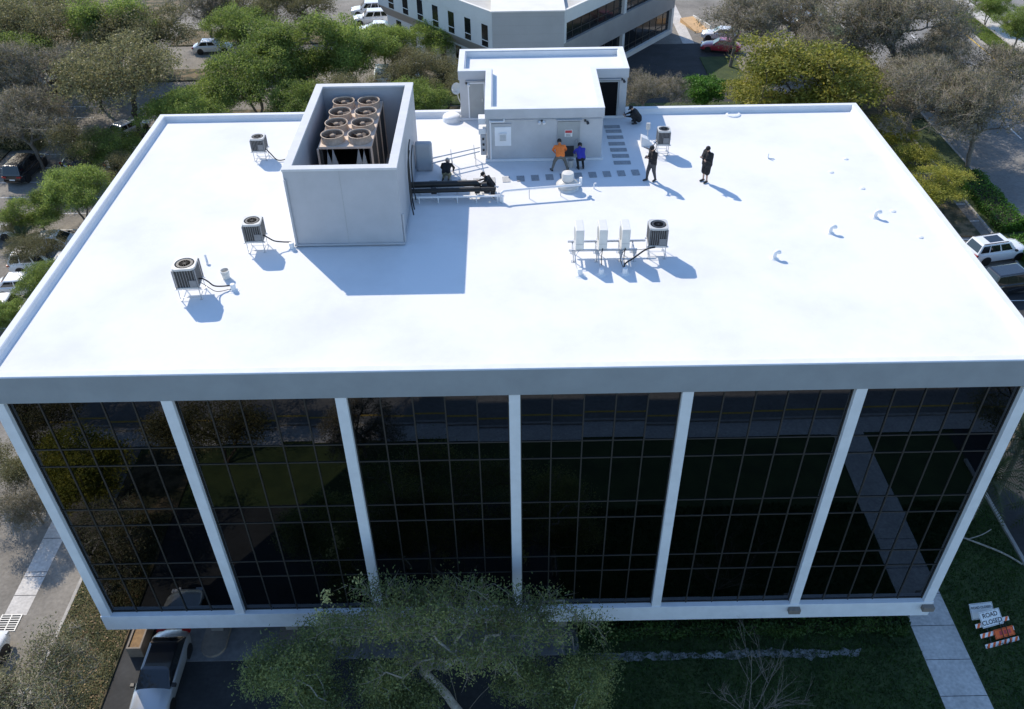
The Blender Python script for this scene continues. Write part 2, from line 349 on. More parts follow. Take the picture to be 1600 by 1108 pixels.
BX = 19.22; BAY = 2*BX/6
bm_ = MB().box(-BX-.05, BX+.05, -.02, .55, 2.9, 3.92); bm_.build('sill_beam', 'column', B, bevel=.01)
rows = [(14.51,17.15),(13.56,14.51),(10.99,13.56),(9.99,10.99),(7.44,9.99),(6.40,7.44),(3.92,6.40)]
cw = .42; colx = []
for k in range(7):
    x = -BX+k*BAY; x += (cw/2 if k == 0 else -cw/2 if k == 6 else 0); colx.append(x)
    MB().box(x-cw/2, x+cw/2, .01, .5, 3.92, 17.15).build('column', 'column', B, bevel=.012)
rng = random.Random(4)
pm = {}
for k in range(6):
    xa = colx[k]+cw/2; xb = colx[k+1]-cw/2; pw = (xb-xa)/5
    for j in range(6):
        x = xa+j*pw; wd = .024 if 0 < j < 5 else .04
        MB().box(max(xa,x-wd), min(xb,x+wd), .20, .30, 3.92, 17.15).build('mullion', 'mullion', B)
    for z in (14.51,13.56,10.99,9.99,7.44,6.40,3.97):
        MB().box(xa, xb, .215, .29, z-.024, z+.024).build('transom', 'mullion', B)
    for ri, (z0, z1) in enumerate(rows):
        for j in range(5):
            key = (ri, round(pw,3))
            if key not in pm: pm[key] = MB().box(-pw/2+.01, pw/2-.01, -.006, .006, -(z1-z0)/2, (z1-z0)/2).mesh('pane')
            put('pane', pm[key], 'glass', B, loc=(xa+(j+.5)*pw, .25, (z0+z1)/2), rot=(rng.gauss(0,.0025), 0, rng.gauss(0,.003)))
            if ri in (0,2,4,6) and rng.random() < .2:
                hh = (z1-z0)*rng.choice((.35,.6,1,1))
                MB().box(xa+j*pw+.05, xa+(j+1)*pw-.05, .42, .44, z1-hh, z1-.02).build('blind', 'blind', B)
for z0, z1 in ((17.0,17.6),(13.6,14.4),(10.05,10.9),(6.45,7.35),(2.95,3.9)):
    MB().box(-XW+.35, XW-.35, .56 if z0 < 3 else .36, D-.35, z0, z1).build('floor_slab', 'slab', B)
MB().box(-14, 14, 8, 15, 0, 17).build('core_wall', 'interior', B)
for x in (-9.5, -2.8, 3.4, 9.8, 13.2): MB().box(x-.06, x+.06, .6, 8, 3.9, 17).build('partition_wall', 'interior', B)
for s in (-1, 1):
    MB().box(s*(XW-.18)-.14, s*(XW-.18)+.14, .5, D-.02, 2.9, 17.15).build('side_wall', 'stucco', B)
    for k in range(5):
        y = .25+k*(D-.5)/4; MB().box(s*(XW-.1)-.16, s*(XW-.1)+.16, y-.21 if k else .51, y+.21, 2.9, 17.15).build('column', 'column', B)
    for k in range(4):
        for z0, z1 in ((14.0,16.9),(10.4,13.2),(6.8,9.6),(3.6,6.2)):
            y = .25+k*(D-.5)/4; MB().box(s*XW-.03, s*XW+.03, y+.7, y+(D-.5)/4-.7, z0, z1).build('window', 'glass', B)
MB().box(-XW+.02, XW-.02, D-.3, D, 2.9, 17.15).build('rear_wall', 'stucco', B)
for x in (-15.1, -11.35, -7.2, -2.5, 2.2, 7.2, 12.5, 17.5):
    for y in (1.95, 12, 20): MB().box(x-.3, x+.3, y-.3, y+.3, 0, 2.9).build('pillar', 'interior', B)
for x in (colx[5], colx[6]):
    MB().box(x-.27, x+.27, -.26, -.022, 3.5, 3.78).build('base_block', 'planter', B, bevel=.02)
# small scupper plates / drain strainers on the deck edge
for i_, (x, y) in enumerate(((17.05,16.5),(15.9,15.1),(16.9,13.4),(17.6,11.2),(18.0,8.9))):
    tag(MB().lathe((x,y,ZD), [(.13,.0),(.12,.03),(.06,.05),(0,.055)], 10).build('roof_anchor', 'whitepaint', None, smooth=40), 'small roof anchor plate by the sunlit parapet, '+'first second third fourth fifth'.split()[i_]+' from the tree side corner', 'roof anchor', 'roof anchors along the parapet')

# islands with pillars under the building
for x in (-15.1, -11.35):
    arc = [(x+.62*math.cos(t), .95+.62*math.sin(t)-.1) for t in np.linspace(math.pi, 2*math.pi, 12)]
    struct(MB().prism(arc+[(x+.62,4),(x-.62,4)], 0, .17).build('traffic_island', 'planter', None, bevel=.02))

# ------------------------------------------------------------------ rooftop: chiller screen
EX0, EX1, EY0, EY1, EH = -9.45, -4.72, 8.98, 18.05, 3.75
enc = thing('chiller_screen', 'tall grey panel screen enclosure without a roof around the chiller', 'enclosure', (0,0,ZD))
t_ = .30
MB().box(EX0, EX1, EY0, EY0+t_, .10, EH-.1).build('front_panel', 'screen', enc); MB().box(EX0, EX1, EY1-t_, EY1, .10, EH-.1).build('rear_panel', 'screen', enc)
MB().box(EX0, EX0+t_, EY0+t_+.001, EY1-t_-.001, .10, EH-.1).build('side_panel', 'screen', enc); MB().box(EX1-t_, EX1, EY0+t_+.001, EY1-t_-.001, .10, EH-.1).build('side_panel', 'screen', enc)
o4 = [(EX0-.03,EY0-.03),(EX1+.03,EY0-.03),(EX1+.03,EY1+.03),(EX0-.03,EY1+.03)]
MB().ring(o4, inset(o4, .38), EH-.1, EH).build('coping', 'coping', enc, bevel=.01)
o5 = [(EX0-.06,EY0-.06),(EX1+.06,EY0-.06),(EX1+.06,EY1+.06),(EX0-.06,EY1+.06)]
MB().ring(o5, inset(o5, .2), .06, .16).build('base_rail', 'screen', enc, bevel=.02)
for x in (EX0+.4, (EX0+EX1)/2, EX1-.4):
    for y in (EY0+.3, (EY0+EY1)/2, EY1-.3): MB().box(x-.12, x+.12, y-.12, y+.12, 0, .1).build('foot', 'whitepaint', enc)
MB().box(EX0+2.33, EX0+2.345, EY0-.006, EY0, .17, EH-.1).build('seam', 'doorgrey', enc)
MB().cyl((EX0+.05,EY0-.055,.1),(EX0+.05,EY0-.055,3.3),.05).build('corner_pipe', 'screen', enc, smooth=40)
MB().cyl((EX1+.06,EY0+.1,.1),(EX1+.06,EY0+.1,1.5),.045).build('corner_pipe', 'screen', enc, smooth=40)
for i,(y,h) in enumerate(((11.6,2.6),(12.1,2.9),(13.0,2.2))):
    MB().tube([(EX1+.14,y+1.3,h),(EX1+.14,y+.3,h-.3),(EX1+.16,y,.9),(EX1+.3,y-.6,.35)], .03).build('wall_pipe', 'black', enc, smooth=60)
# chiller
ch = thing('chiller', 'beige rooftop chiller with eight rusty round fans in two rows', 'chiller', (-7.42, 15.08, ZD))
w2, l2, ht = 1.21, 2.53, 3.02
MB().box(-w2, w2, -l2, l2, ht-.12, ht).build('top_deck', 'beige', ch, bevel=.015)
MB().box(-w2+.12, w2-.12, -l2+.3, l2-.3, .15, 1.0).build('compressor_base', 'coil', ch)
for s in (-1, 1):
    MB().add([(s*w2*.97,-l2+.06,ht-.13),(s*w2*.97,l2-.06,ht-.13),(s*(w2*.97-.12),l2-.06,ht-.13),(s*(w2*.97-.12),-l2+.06,ht-.13),
              (s*w2*.97,-l2+.06,.25),(s*w2*.97,l2-.06,.25),(s*(w2*.97-.12),l2-.06,.25),(s*(w2*.97-.12),-l2+.06,.25)],
             [(0,1,2,3),(7,6,5,4),(0,4,5,1),(1,5,6,2),(2,6,7,3),(3,7,4,0)]).build('coil_panel', 'coil', ch)
    MB().bar((s*.18,-l2+.1,.5),(s*.72,-l2+.1,ht-.12),.26,.06).build('coil_leg', 'doorgrey', ch)
    MB().bar((s*1.02,-l2+.1,.5),(s*.70,-l2+.1,ht-.12),.22,.06).build('coil_leg', 'doorgrey', ch)
    for y in (-l2+.06, -l2/3, l2/3, l2-.06): MB().box(s*w2-.07, s*w2+.005, y-.06, y+.06, 0, ht-.12).build('post', 'beige', ch)
fan_sh = MB().lathe((0,0,0), [(.545,0),(.545,.05),(.52,.08),(.51,.30),(.535,.33),(.50,.335),(.48,.30),(.49,.06),(.49,0)], 28).mesh('shroud', 50)
fan_rim = MB().lathe((0,0,0), [(.47,.0),(.487,.0),(.487,.285),(.475,.285),(.47,.0)], 28).mesh('shroud_lining', 50)
fan_dk = MB().lathe((0,0,.01), [(0,0),(.485,0)], 24).mesh('fan_well')
bl = MB().lathe((0,0,.1), [(0,0),(.13,0),(.13,.16),(.09,.2),(0,.2)], 14)
for k in range(5):
    a = 2*math.pi*k/5; q = []
    for r_, tw, wd in ((.12,.5,.10),(.3,.35,.14),(.46,.25,.15)):
        for s in (-1, 1): 
            aa = a+s*wd/r_*.55; q.append((r_*math.cos(aa), r_*math.sin(aa), .18+s*tw*.09))
    bl.add(q, [(0,1,3,2),(2,3,5,4)])
fan_bl = bl.mesh('fan', 30)
for i in range(4):
    for s in (-1, 1):
        f = put('shroud', fan_sh, 'shroud', ch, loc=(s*.61, -l2+.64+i*1.25, ht))
        put('shroud_lining', fan_rim, 'rust', f); put('fan_well', fan_dk, 'coil', f); put('fan', fan_bl, 'fanblade', f, rot=(0,0,i*.7+s))

# ------------------------------------------------------------------ rooftop: penthouse
ph = thing('stair_penthouse', 'grey stucco rooftop penthouse with white T shaped flat roof', 'penthouse', (0,0,ZD))
T = [(-1.12,16.9),(4.66,16.9),(4.66,21.95),(6.45,21.95),(6.45,25.1),(-2.62,25.1),(-2.62,21.95),(-1.12,21.95)]
PHH = 2.78
lower = [( -1.12,16.9),(4.66,16.9),(4.66,21.95),(6.45,21.95),(6.45,25.1),(-2.62,25.1),(-2.62,21.95),(-1.12,21.95)]
MB().prism(lower, 0, 2.4).build('wall', 'stucco', ph)
Tb = inset(T, -.06)
MB().ring(Tb, inset(T, .26), 2.3, PHH).build('parapet', 'stucco', ph, bevel=.012)
MB().ring(inset(T, -.065), inset(T, .265), PHH-.0, PHH+.03).build('coping', 'cap', ph, bevel=.01)
MB().prism(inset(T, .2), 2.35, 2.47).build('roof_membrane', 'roof', ph)
MB().ring(inset(T,.2), inset(T,.31), 2.4, 2.76).build('parapet_lining', 'cap', ph)
base = inset(T, -.09); MB().ring(base, inset(T,.02), 0, .14).build('base_flashing', 'roof', ph, bevel=.03)
MB().box(-2.6, 6.4, 22.78, 25.05, -ZD, -.01).build('stair_shaft', 'stucco', ph)
def door(x, y, wd, h, mat, z0=.14, handle=True, frame='doorgrey'):
    d_ = MB().box(x-wd/2, x+wd/2, y-.03, y+.02, z0, z0+h).build('door', mat, ph)
    f = MB().box(x-wd/2-.07, x-wd/2, y-.05, y+.01, z0, z0+h+.07).box(x+wd/2, x+wd/2+.07, y-.05, y+.01, z0, z0+h+.07).box(x-wd/2, x+wd/2, y-.05, y+.01, z0+h, z0+h+.07)
    f.build('frame', frame, d_)
    MB().box(x-wd/2-.15, x+wd/2+.15, y-.14, y+.005, z0+h+.16, z0+h+.20).build('drip_cap', 'screen', d_)
    if handle: MB().box(x+wd/2-.13, x+wd/2-.07, y-.09, y-.03, z0+.95, z0+1.1).build('handle', 'galv', d_)
    return d_
d1 = door(2.98, 16.9, .98, 1.98, 'doorgrey', z0=.05)
MB().box(2.70, 3.26, 16.845, 16.87, .22, .80).build('louvre', 'darkmetal', d1)
sg = MB().box(2.78, 3.16, 16.85, 16.868, 1.30, 1.66).build('door_sign', 'signwhite', d1); MB().box(2.80, 3.14, 16.845, 16.85, 1.50, 1.64).build('sign_header', 'red', d1)
for k in range(3): MB().box(2.83, 3.11-.06*(k%2), 16.845, 16.85, 1.33+k*.052, 1.35+k*.052).build('sign_line', 'signblack', d1)
door(-1.72, 21.95, .80, 1.95, 'doorgrey', frame='column'); door(5.45, 21.95, 1.0, 2.0, 'doordark', z0=.06, handle=False)
vp = MB().box(-.72, .10, 16.86, 16.9, .86, 1.86).build('vent_panel', 'column', ph); v2 = MB().box(-.50, -.12, 16.78, 16.86, 1.14, 1.56).build('vent_box', 'cap', vp)
for k in range(5): MB().box(-.46, -.16, 16.768, 16.78, 1.19+k*.068, 1.22+k*.068).build('vent_slat', 'doorgrey', v2)
MB().box(-.85, .12, 16.84, 16.9, 2.0, 2.05).build('drip_cap', 'screen', ph)
MB().tube([(-.93,16.84,.1),(-.93,16.84,2.08),(-.9,16.84,2.16),(-.3,16.84,2.16),(-.25,16.84,2.22),(-.25,16.84,2.3)], .05, sub=2).build('downpipe', 'cap', ph, smooth=50)
MB().cyl((-.95,16.86,2.24),(4.6,16.86,2.24),.018,n=6).build('conduit', 'screen', ph)
for x, y, z, n_ in ((1.62,16.9,2.18,2),(-2.25,21.95,2.12,1),(6.15,21.95,2.2,1),(3.78,16.9,2.14,1)):
    fl = MB().box(x-.05, x+.05, y-.08, y, z-.05, z+.05).build('floodlight', 'darkmetal', ph)
    for s in ((-1,1) if n_ == 2 else (1,)): MB().cyl((x+s*.09,y-.08,z-.02),(x+s*.13,y-.2,z-.1),.05,.075).build('lamp_head', 'cap' if n_ == 2 or x < 0 else 'darkmetal', fl, smooth=40)
MB().tube([(6.05,21.9,2.2),(6.05,21.88,1.2),(6.1,21.88,.6)], .03).build('conduit', 'screen', ph, smooth=60)
for z0, z1, y in ((1.98,2.26,17.25),(1.42,1.72,17.25)): MB().box(-1.52, -1.14, y-.25, y+.3, z0, z1).build('meter_box', 'cap', ph, bevel=.02)
MB().box(-1.45, -1.14, 17.0, 17.5, .3, 1.4).build('switch_box', 'screen', ph, bevel=.02)
for z in (.6, .9, 1.2): MB().lathe((-1.3,16.97,z), [(0,-.05),(.05,-.05),(.05,.05),(0,.05)], 8).build('conduit_fitting', 'darkmetal', ph)
# satellite dish on penthouse side
sdh = thing('satellite_dish', 'small grey satellite dish on a bent arm beside the penthouse wall', 'dish', (-2.75, 24.0, ZD))
MB().tube([(.06,0,.1),(-.1,0,.5),(-.1,0,.95)], .03).build('mast', 'galv', sdh, smooth=60)
dish = MB(); nr = 5; na = 18
vs = [(0,0,0)]
for i in range(1, nr+1):
    r_ = .33*i/nr
    for k in range(na): a = 2*math.pi*k/na; vs.append((r_*math.cos(a), r_*math.sin(a), .9*r_*r_))
fs = [(0,1+k,1+(k+1)%na) for k in range(na)]+[(1+(i-1)*na+k,1+(i-1)*na+(k+1)%na,1+i*na+(k+1)%na,1+i*na+k) for i in range(1,nr) for k in range(na)]
dd = dish.add(vs, fs).build('reflector', 'acgrey', sdh, smooth=60); dd.location = (-.12,-.05,1.0); dd.rotation_euler = (R(65),0,R(-30)); sl_ = dd.modifiers.new('solid','SOLIDIFY'); sl_.thickness = .012
MB().tube([(-.12,-.1,.85),(-.3,-.4,1.0),(-.36,-.48,1.12)], .015).build('feed_arm', 'galv', sdh, smooth=60)

# ------------------------------------------------------------------ rooftop: condensers
def condenser(label, loc, rz, wd, h, st, hose=None, group='condensing units on leg stands'):
    c = thing('condensing_unit', label, 'condenser', (loc[0], loc[1], ZD), rz, group)
    a = wd/2
    for sx in (-1,1):
        for sy in (-1,1):
            MB().cyl((sx*(a-.05),sy*(a-.05),0),(sx*(a-.05),sy*(a-.05),st),.018,n=6).build('leg', 'galv', c)
            MB().box(sx*(a-.05)-.06, sx*(a-.05)+.06, sy*(a-.05)-.06, sy*(a-.05)+.06, 0, .012).build('foot_plate', 'galv', c)
            MB().box(sx*a-(.045 if sx>0 else 0), sx*a+(.045 if sx<0 else 0), sy*a-(.045 if sy>0 else 0), sy*a+(.045 if sy<0 else 0), st+.04, st+h-.08).build('corner_post', 'acdark', c)
    for sy in (-1,1): MB().bar((-a-.06,sy*(a-.05),st+.015),(a+.06,sy*(a-.05),st+.015),.05,.05).build('stand_rail', 'galv', c)
    for sy in (-1,1): MB().bar((-a+.05,sy*(a-.05),.12),(a-.05,sy*(a-.05),.12),.02,.02).build('brace', 'galv', c)
    for sx in (-1,1): MB().bar((sx*(a-.05),-a+.05,.12),(sx*(a-.05),a-.05,.12),.02,.02).build('brace', 'galv', c)
    MB().box(-a, a, -a, a, st+.04, st+.09).build('base_pan', 'acgrey', c, bevel=.01)
    MB().box(-a+.05, a-.05, -a+.05, a-.05, st+.09, st+h-.1).build('coil', 'coil', c)
    g = MB(); n = 8
    for k in range(n):
        p = -a+.09+k*(wd-.18)/(n-1)
        g.box(p-.010,p+.010,-a+.01,-a+.02,st+.09,st+h-.09).box(p-.012,p+.012,a-.02,a-.01,st+.09,st+h-.09)
        g.box(-a+.01,-a+.02,p-.012,p+.012,st+.09,st+h-.09).box(a-.02,a-.01,p-.012,p+.012,st+.09,st+h-.09)
    g.build('coil_guard', 'acdark', c)
    MB().box(a-.34, a-.06, -a+.002, -a+.03, st+.12, st+.42).build('service_panel', 'acdark', c)
    rr = a*.84; n = 28
    oc = []; 
    for k in range(n):
        t = 2*math.pi*(k+.5)/n; ct, stt = math.cos(t), math.sin(t); m_ = max(abs(ct), abs(stt)); q = min(1/m_, 1.28); oc.append((a*ct*q, a*stt*q))
    MB().ring(oc, [(rr*math.cos(2*math.pi*(k+.5)/n), rr*math.sin(2*math.pi*(k+.5)/n)) for k in range(n)], st+h-.09, st+h).build('top_cover', 'acgrey', c, bevel=.008)
    MB().lathe((0,0,st+h-.095), [(0,0),(rr+.01,0)], 20).build('fan_well', 'black', c)
    f = MB().lathe((0,0,st+h-.07), [(0,0),(.10,0),(.10,.05),(0,.055)], 12)
    for k in range(3):
        b = 2*math.pi*k/3+.4; q = []
        for r_, s_ in ((.09,.25),(rr*.6,.34),(rr*.95,.36)):
            for e_ in (-1,1): q.append((r_*math.cos(b+e_*s_), r_*math.sin(b+e_*s_), st+h-.055+e_*.015))
        f.add(q, [(0,1,3,2),(2,3,5,4)])
    f.build('fan', 'darkmetal', c, smooth=30)
    gg = MB()
    for r_ in (.35,.6,.85): gg.lathe((0,0,st+h-.012), [(rr*r_-.004,0),(rr*r_+.004,0),(rr*r_+.004,.006),(rr*r_-.004,.006)], 24)
    for k in range(6): b = math.pi*k/6; gg.bar((-rr*math.cos(b),-rr*math.sin(b),st+h-.006),(rr*math.cos(b),rr*math.sin(b),st+h-.006),.008,.006)
    gg.build('fan_guard', 'darkmetal', c)
    if hose: 
        for hp, r_ in hose: MB().tube(hp, r_).build('hose', 'black', c, smooth=60)
    return c
def hood(label, loc, kind='hood', name='pipe_hood', group=None):
    o = thing(name, label, 'roof vent', (loc[0], loc[1], ZD), 0, group)
    MB().lathe((0,0,0), [(.20,0),(.19,.02),(.13,.05),(.11,.06),(.11,.26),(.09,.30),(0,.31)], 14).build('cap', 'whitepaint', o, smooth=40)
    MB().lathe((0,0,-.0), [(.26,0),(.25,.012),(.1,.014)], 14).build('flashing', 'whitepaint', o, smooth=40)
    return o
condenser('condenser on leg stand beside the white bucket', (-13.05,5.49), R(4), .92, .98, .52, [([(.46,-.2,.85),(.62,-.25,.88),(.78,-.2,.7),(.9,.0,.35),(1.15,.15,.2),(1.55,.25,.15)],.03),([(.46,-.1,.6),(.7,-.2,.45),(1.0,-.1,.12),(1.5,.1,.08)],.014)])
condenser('condenser on leg stand beside the front left corner of the chiller screen', (-11.13,8.92), R(3), .80, .92, .50, [([(.40,-.15,.75),(.6,-.2,.62),(.8,-.1,.4),(1.15,-.05,.3),(1.5,.0,.25)],.03)])
condenser('condenser on leg stand by the far end of the chiller screen', (-12.81,17.73), 0, .70, .74, .46, [([(.35,-.2,.6),(.6,-.35,.4),(.9,-.45,.1),(1.3,-.4,.1),(1.75,-.1,.25)],.028)])
condenser('tall condenser on white leg stand behind the man with a phone', (7.86,17.5), R(-2), .64, .80, .55, [([(-.32,-.2,.8),(-.5,-.3,.6),(-.6,-.2,.3),(-.9,.3,.2)],.02),([(-.32,-.1,.6),(-.42,-.3,.3),(-.75,.4,.12)],.018)])
condenser('condenser on leg stand at the end of the rack of white outdoor units', (6.19,7.89), R(-2), .80, .92, .58, [([(-.1,-.42,.62),(-.5,-.5,.55),(-1.0,-.75,.3),(-1.38,-1.1,.25),(-1.45,-1.3,.2)],.035),([(-.2,-.42,.6),(-.6,-.55,.6),(-.9,-.5,.55),(-1.4,-.3,.5)],.012)])
hood('white pipe hood at the hose end of the condenser near the bucket', (-11.45,5.72)); hood('white pipe hood between the condenser and the chiller screen corner', (-9.62,8.85)); hood('white pipe hood close to the far side of the chiller screen', (-11.35,18.0))
b_ = thing('bucket', 'white plastic bucket standing on the roof by a condenser', 'bucket', (-11.97,6.62,ZD))
MB().lathe((0,0,0), [(0,0),(.15,0),(.18,.36),(.19,.36),(.19,.40),(.165,.40),(.14,.03),(0,.03)], 18).build('pail', 'acwhite', b_, smooth=40); MB().tube([(-.185,0,.38),(-.13,-.12,.3),(0,-.2,.26),(.13,-.12,.3),(.185,0,.38)], .006, n=5).build('handle', 'galv', b_)
vs_ = thing('vent_stub', 'short white angled pipe stub leaning on the roof behind a condenser', 'pipe', (-13.05,7.7,ZD)); MB().tube([(0,0,0),(.02,.0,.12),(-.1,.25,.3)], .05, sub=3).build('pipe', 'whitepaint', vs_, smooth=60)
bx = thing('roof_duct_hood', 'white box hood on the roof next to the tall condenser', 'roof hood', (7.2,18.55,ZD))
MB().add([(-.3,-.25,0),(.3,-.25,0),(.3,.3,0),(-.3,.3,0),(-.3,-.2,.5),(.05,-.2,.35),(.05,.25,.35),(-.3,.25,.5)], [(3,2,1,0),(4,5,6,7),(0,1,5,4),(1,2,6,5),(2,3,7,6),(3,0,4,7)]).build('casing', 'whitepaint', bx, bevel=.02)
MB().box(.02,.25,-.12,.15,0,.18).build('outlet', 'whitepaint', bx, bevel=.02)
ds = thing('disconnect_switch', 'small grey switch box on a thin post by the tall condenser', 'switch box', (7.35,19.3,ZD)); MB().cyl((0,0,0),(0,0,.8),.02,n=6).build('post','galv',ds); MB().box(-.1,.1,-.06,.06,.5,.85).build('box','acgrey',ds)

# ------------------------------------------------------------------ rooftop: rack of mini splits
rk = thing('unit_rack', 'long galvanised rail rack carrying three white outdoor units', 'rack', (0,0,ZD))
for y in (7.42, 8.13): MB().box(2.42, 5.3 if y < 8 else 5.75, y-.03, y+.03, .52, .60).build('rail', 'galv', rk)
for x in (2.62, 3.62, 4.62, 5.2):
    for y in (7.42, 8.13):
        MB().cyl((x,y,0),(x,y,.52),.022,n=6).build('leg', 'galv', rk); MB().box(x-.09,x+.09,y-.09,y+.09,0,.015).build('foot_plate','galv',rk)
    MB().bar((x,7.42,.49),(x,8.13,.49),.05,.05).build('cross_bar','galv',rk); MB().bar((x,7.42,.15),(x,8.13,.15),.025,.025).build('brace','galv',rk)
    MB().box(x-.08,x+.08,7.34,7.39,.40,.56).build('bracket','galv',rk)
for i,(x,lb) in enumerate(((2.86,'upright off white outdoor unit at the free end of the rail rack'),(3.84,'upright off white outdoor unit in the middle of the rail rack'),(4.79,'upright off white outdoor unit on the rack next to the black topped condenser'))):
    u = thing('outdoor_unit', lb, 'outdoor unit', (x,7.78,ZD+.60), 0, 'white outdoor units on the rack')
    MB().box(-.17,.17,-.45,.45,.03,.97).build('casing','acwhite',u,bevel=.02); MB().box(-.19,.19,-.47,.47,0,.03).build('base_pan','galv',u)
    MB().lathe((0,0,0),[(0,0),(.30,0),(.30,.012),(.26,.02),(0,.02)],24).build('fan_grille','doorgrey',u).matrix_local = Matrix.Translation((-.168,.08,.52)) @ Matrix.Rotation(R(-90),4,'Y')
    MB().box(.172,.18,-.40,.40,.1,.9).build('coil','doorgrey',u); MB().box(-.17,.17,-.458,-.452,.30,.31).build('seam','doorgrey',u)
    if i: MB().tube([(0,-.44,.1),(-.03,-.55,-.05),(-.06,-.65,-.3),(-.06,-.95 if i==1 else -1.1,-.42)],.018).build('hose','black',u,smooth=60)
    MB().tube([(.05,-.44,.05),(-.15,-.6,-.1),(-.2,-.8,-.3),(-.12,-1.2,-.45)],.014).build('cable','black' if i==2 else 'galv',u,smooth=60)
for x, lb in ((2.83,'white pipe hood below the free end of the rail rack'),(3.72,'white pipe hood below the middle outdoor unit'),(4.71,'white pipe hood receiving the thick black hose by the rack')): hood(lb, (x,6.4))

# ------------------------------------------------------------------ rooftop: pipes, fan, pads, vents
ORD = 'first second third fourth fifth sixth seventh eighth ninth tenth eleventh twelfth thirteenth fourteenth fifteenth'.split()
for i in range(15):
    x = -3.76+i*.715; y = 14.62+.078*(x+3.82)
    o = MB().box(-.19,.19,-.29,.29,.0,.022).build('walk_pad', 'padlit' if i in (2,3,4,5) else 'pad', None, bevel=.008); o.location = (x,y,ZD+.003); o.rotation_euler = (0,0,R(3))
    tag(o, ('painted sunlit' if i in (2,3,4,5) else 'dark')+' grey walkway pad, '+ORD[i]+' from the chiller screen in the long row', 'walk pad', 'pads of the row in front of the penthouse')
for i,(px,py) in enumerate(((5.62,20.75),(5.65,20.2),(5.66,19.45),(5.66,18.67),(5.68,17.95),(5.71,17.25),(5.71,16.5))):
    o = MB().box(-.43,.43,-.19,.19,0,.022).build('walk_pad','pad',None,bevel=.008); o.location = (px,py,ZD+.003); tag(o,'wide dark walkway pad, '+ORD[i]+' from the dark doorway','walk pad','pads leading to the dark doorway')
pr = thing('pipe_run', 'pair of thick black insulated pipes on a white rack beside the chiller screen', 'pipes', (0,0,ZD))
MB().tube([(-4.7,13.35,.62),(-1.9,13.42,.62),(-1.6,13.42,.55),(-1.45,13.42,.3)], .15, n=12, sub=3).build('pipe','black',pr,smooth=60); MB().tube([(-4.7,12.95,.5),(-1.0,13.02,.5),(-.85,13.02,.4),(-.8,13.02,.1)], .11, n=12, sub=3).build('pipe','black',pr,smooth=60)
for x in (-3.6,-1.55): MB().cyl((x-.12,12.97,.5),(x+.12,12.97,.5),.17,n=12).build('valve','black',pr,smooth=40)
MB().cyl((-1.35,13.4,.5),(-1.1,13.4,.52),.16,n=12).build('flange','darkmetal',pr,smooth=40)
MB().box(-4.66,-.55,12.62,12.70,.30,.38).build('rack_rail','whitepaint',pr); MB().box(-4.66,-.55,13.58,13.64,.30,.36).build('rack_rail','whitepaint',pr)
for x in (-4.3,-3.4,-2.5,-1.6,-.6):
    MB().bar((x,12.6,.27),(x,13.65,.27),.06,.06).build('cross_bar','whitepaint',pr)
    for y in (12.66,13.6): MB().cyl((x,y,0),(x,y,.3),.025,n=6).build('leg','whitepaint',pr)
    MB().bar((x-.3,12.66,.3),(x,12.66,.02),.02,.02).build('brace','galv',pr)
wp = thing('white_pipe', 'long thin white pipe running low across the roof to the exhaust fan', 'pipe', (0,0,ZD))
MB().tube([(-.45,12.65,.05),(-.45,12.65,.42),(-.36,12.72,.5),(0,12.85,.52),(3.05,13.25,.52),(3.3,13.32,.52),(3.36,13.5,.55),(3.38,13.75,.62)], .055, n=10, sub=4).build('pipe','whitepaint',wp,smooth=60)
for x,y in ((.9,12.97),(2.4,13.17)): MB().cyl((x,y,0),(x,y,.5),.02,n=6).build('support','galv',wp)
MB().cyl((3.36,13.5,.5),(3.36,13.5,.78),.075,n=10).build('end_elbow','whitepaint',wp,smooth=40)
MB().tube([(-.75,12.66,.34),(-.42,12.64,.34),(-.38,12.64,.25),(-.38,12.64,0)],.06,sub=3).build('drop_leg','whitepaint',wp,smooth=60)
ef = thing('exhaust_fan', 'white mushroom exhaust fan on a wide flared curb', 'exhaust fan', (2.78,13.98,ZD))
MB().lathe((0,0,0),[(.55,0),(.50,.05),(.40,.10),(.40,.16)],24).build('curb','whitepaint',ef,smooth=40)
MB().lathe((0,0,.16),[(.40,0),(.56,.0),(.56,.05),(.50,.12),(.34,.22),(.26,.26)],28).build('shroud','acgrey',ef,smooth=40)
MB().lathe((0,0,.40),[(.26,0),(.29,.03),(.30,.34),(.27,.40),(.12,.43),(0,.435)],24).build('motor_cover','acwhite',ef,smooth=40)
for i,(x,y,lb) in enumerate(((11.2,7.4,'white gooseneck roof vent closest to the rack of outdoor units'),(14.17,9.4,'white gooseneck roof vent in the middle of three'),(16.58,10.66,'white gooseneck roof vent closest to the parapet'))):
    gk = thing('gooseneck_vent', lb, 'roof vent', (x,y,ZD), R(-10*i), 'gooseneck vents on the open roof')
    MB().tube([(0,0,0),(0,0,.2),(.02,0,.29),(.08,0,.34),(.15,0,.33),(.18,0,.27)], [.085]*30, n=14, sub=4).build('pipe','whitepaint',gk,smooth=60); MB().lathe((0,0,0),[(.2,0),(.18,.015),(.09,.06),(.08,.1)],14).build('flashing','whitepaint',gk,smooth=50)
st2 = thing('vent_stub', 'tiny white bent stub alone on the open roof', 'pipe', (13.15,16.7,ZD)); MB().tube([(0,0,.28),(0,0,.06),(.05,-.02,.03),(.3,-.1,.03)],.028,sub=3).build('pipe','whitepaint',st2,smooth=60)
st3 = thing('vent_stub', 'short thin white pipe stub in front of the penthouse pads', 'pipe', (4.05,13.85,ZD)); MB().tube([(0,0,0),(0,0,.24),(.1,-.04,.3)],.03,sub=3).build('pipe','whitepaint',st3,smooth=60)
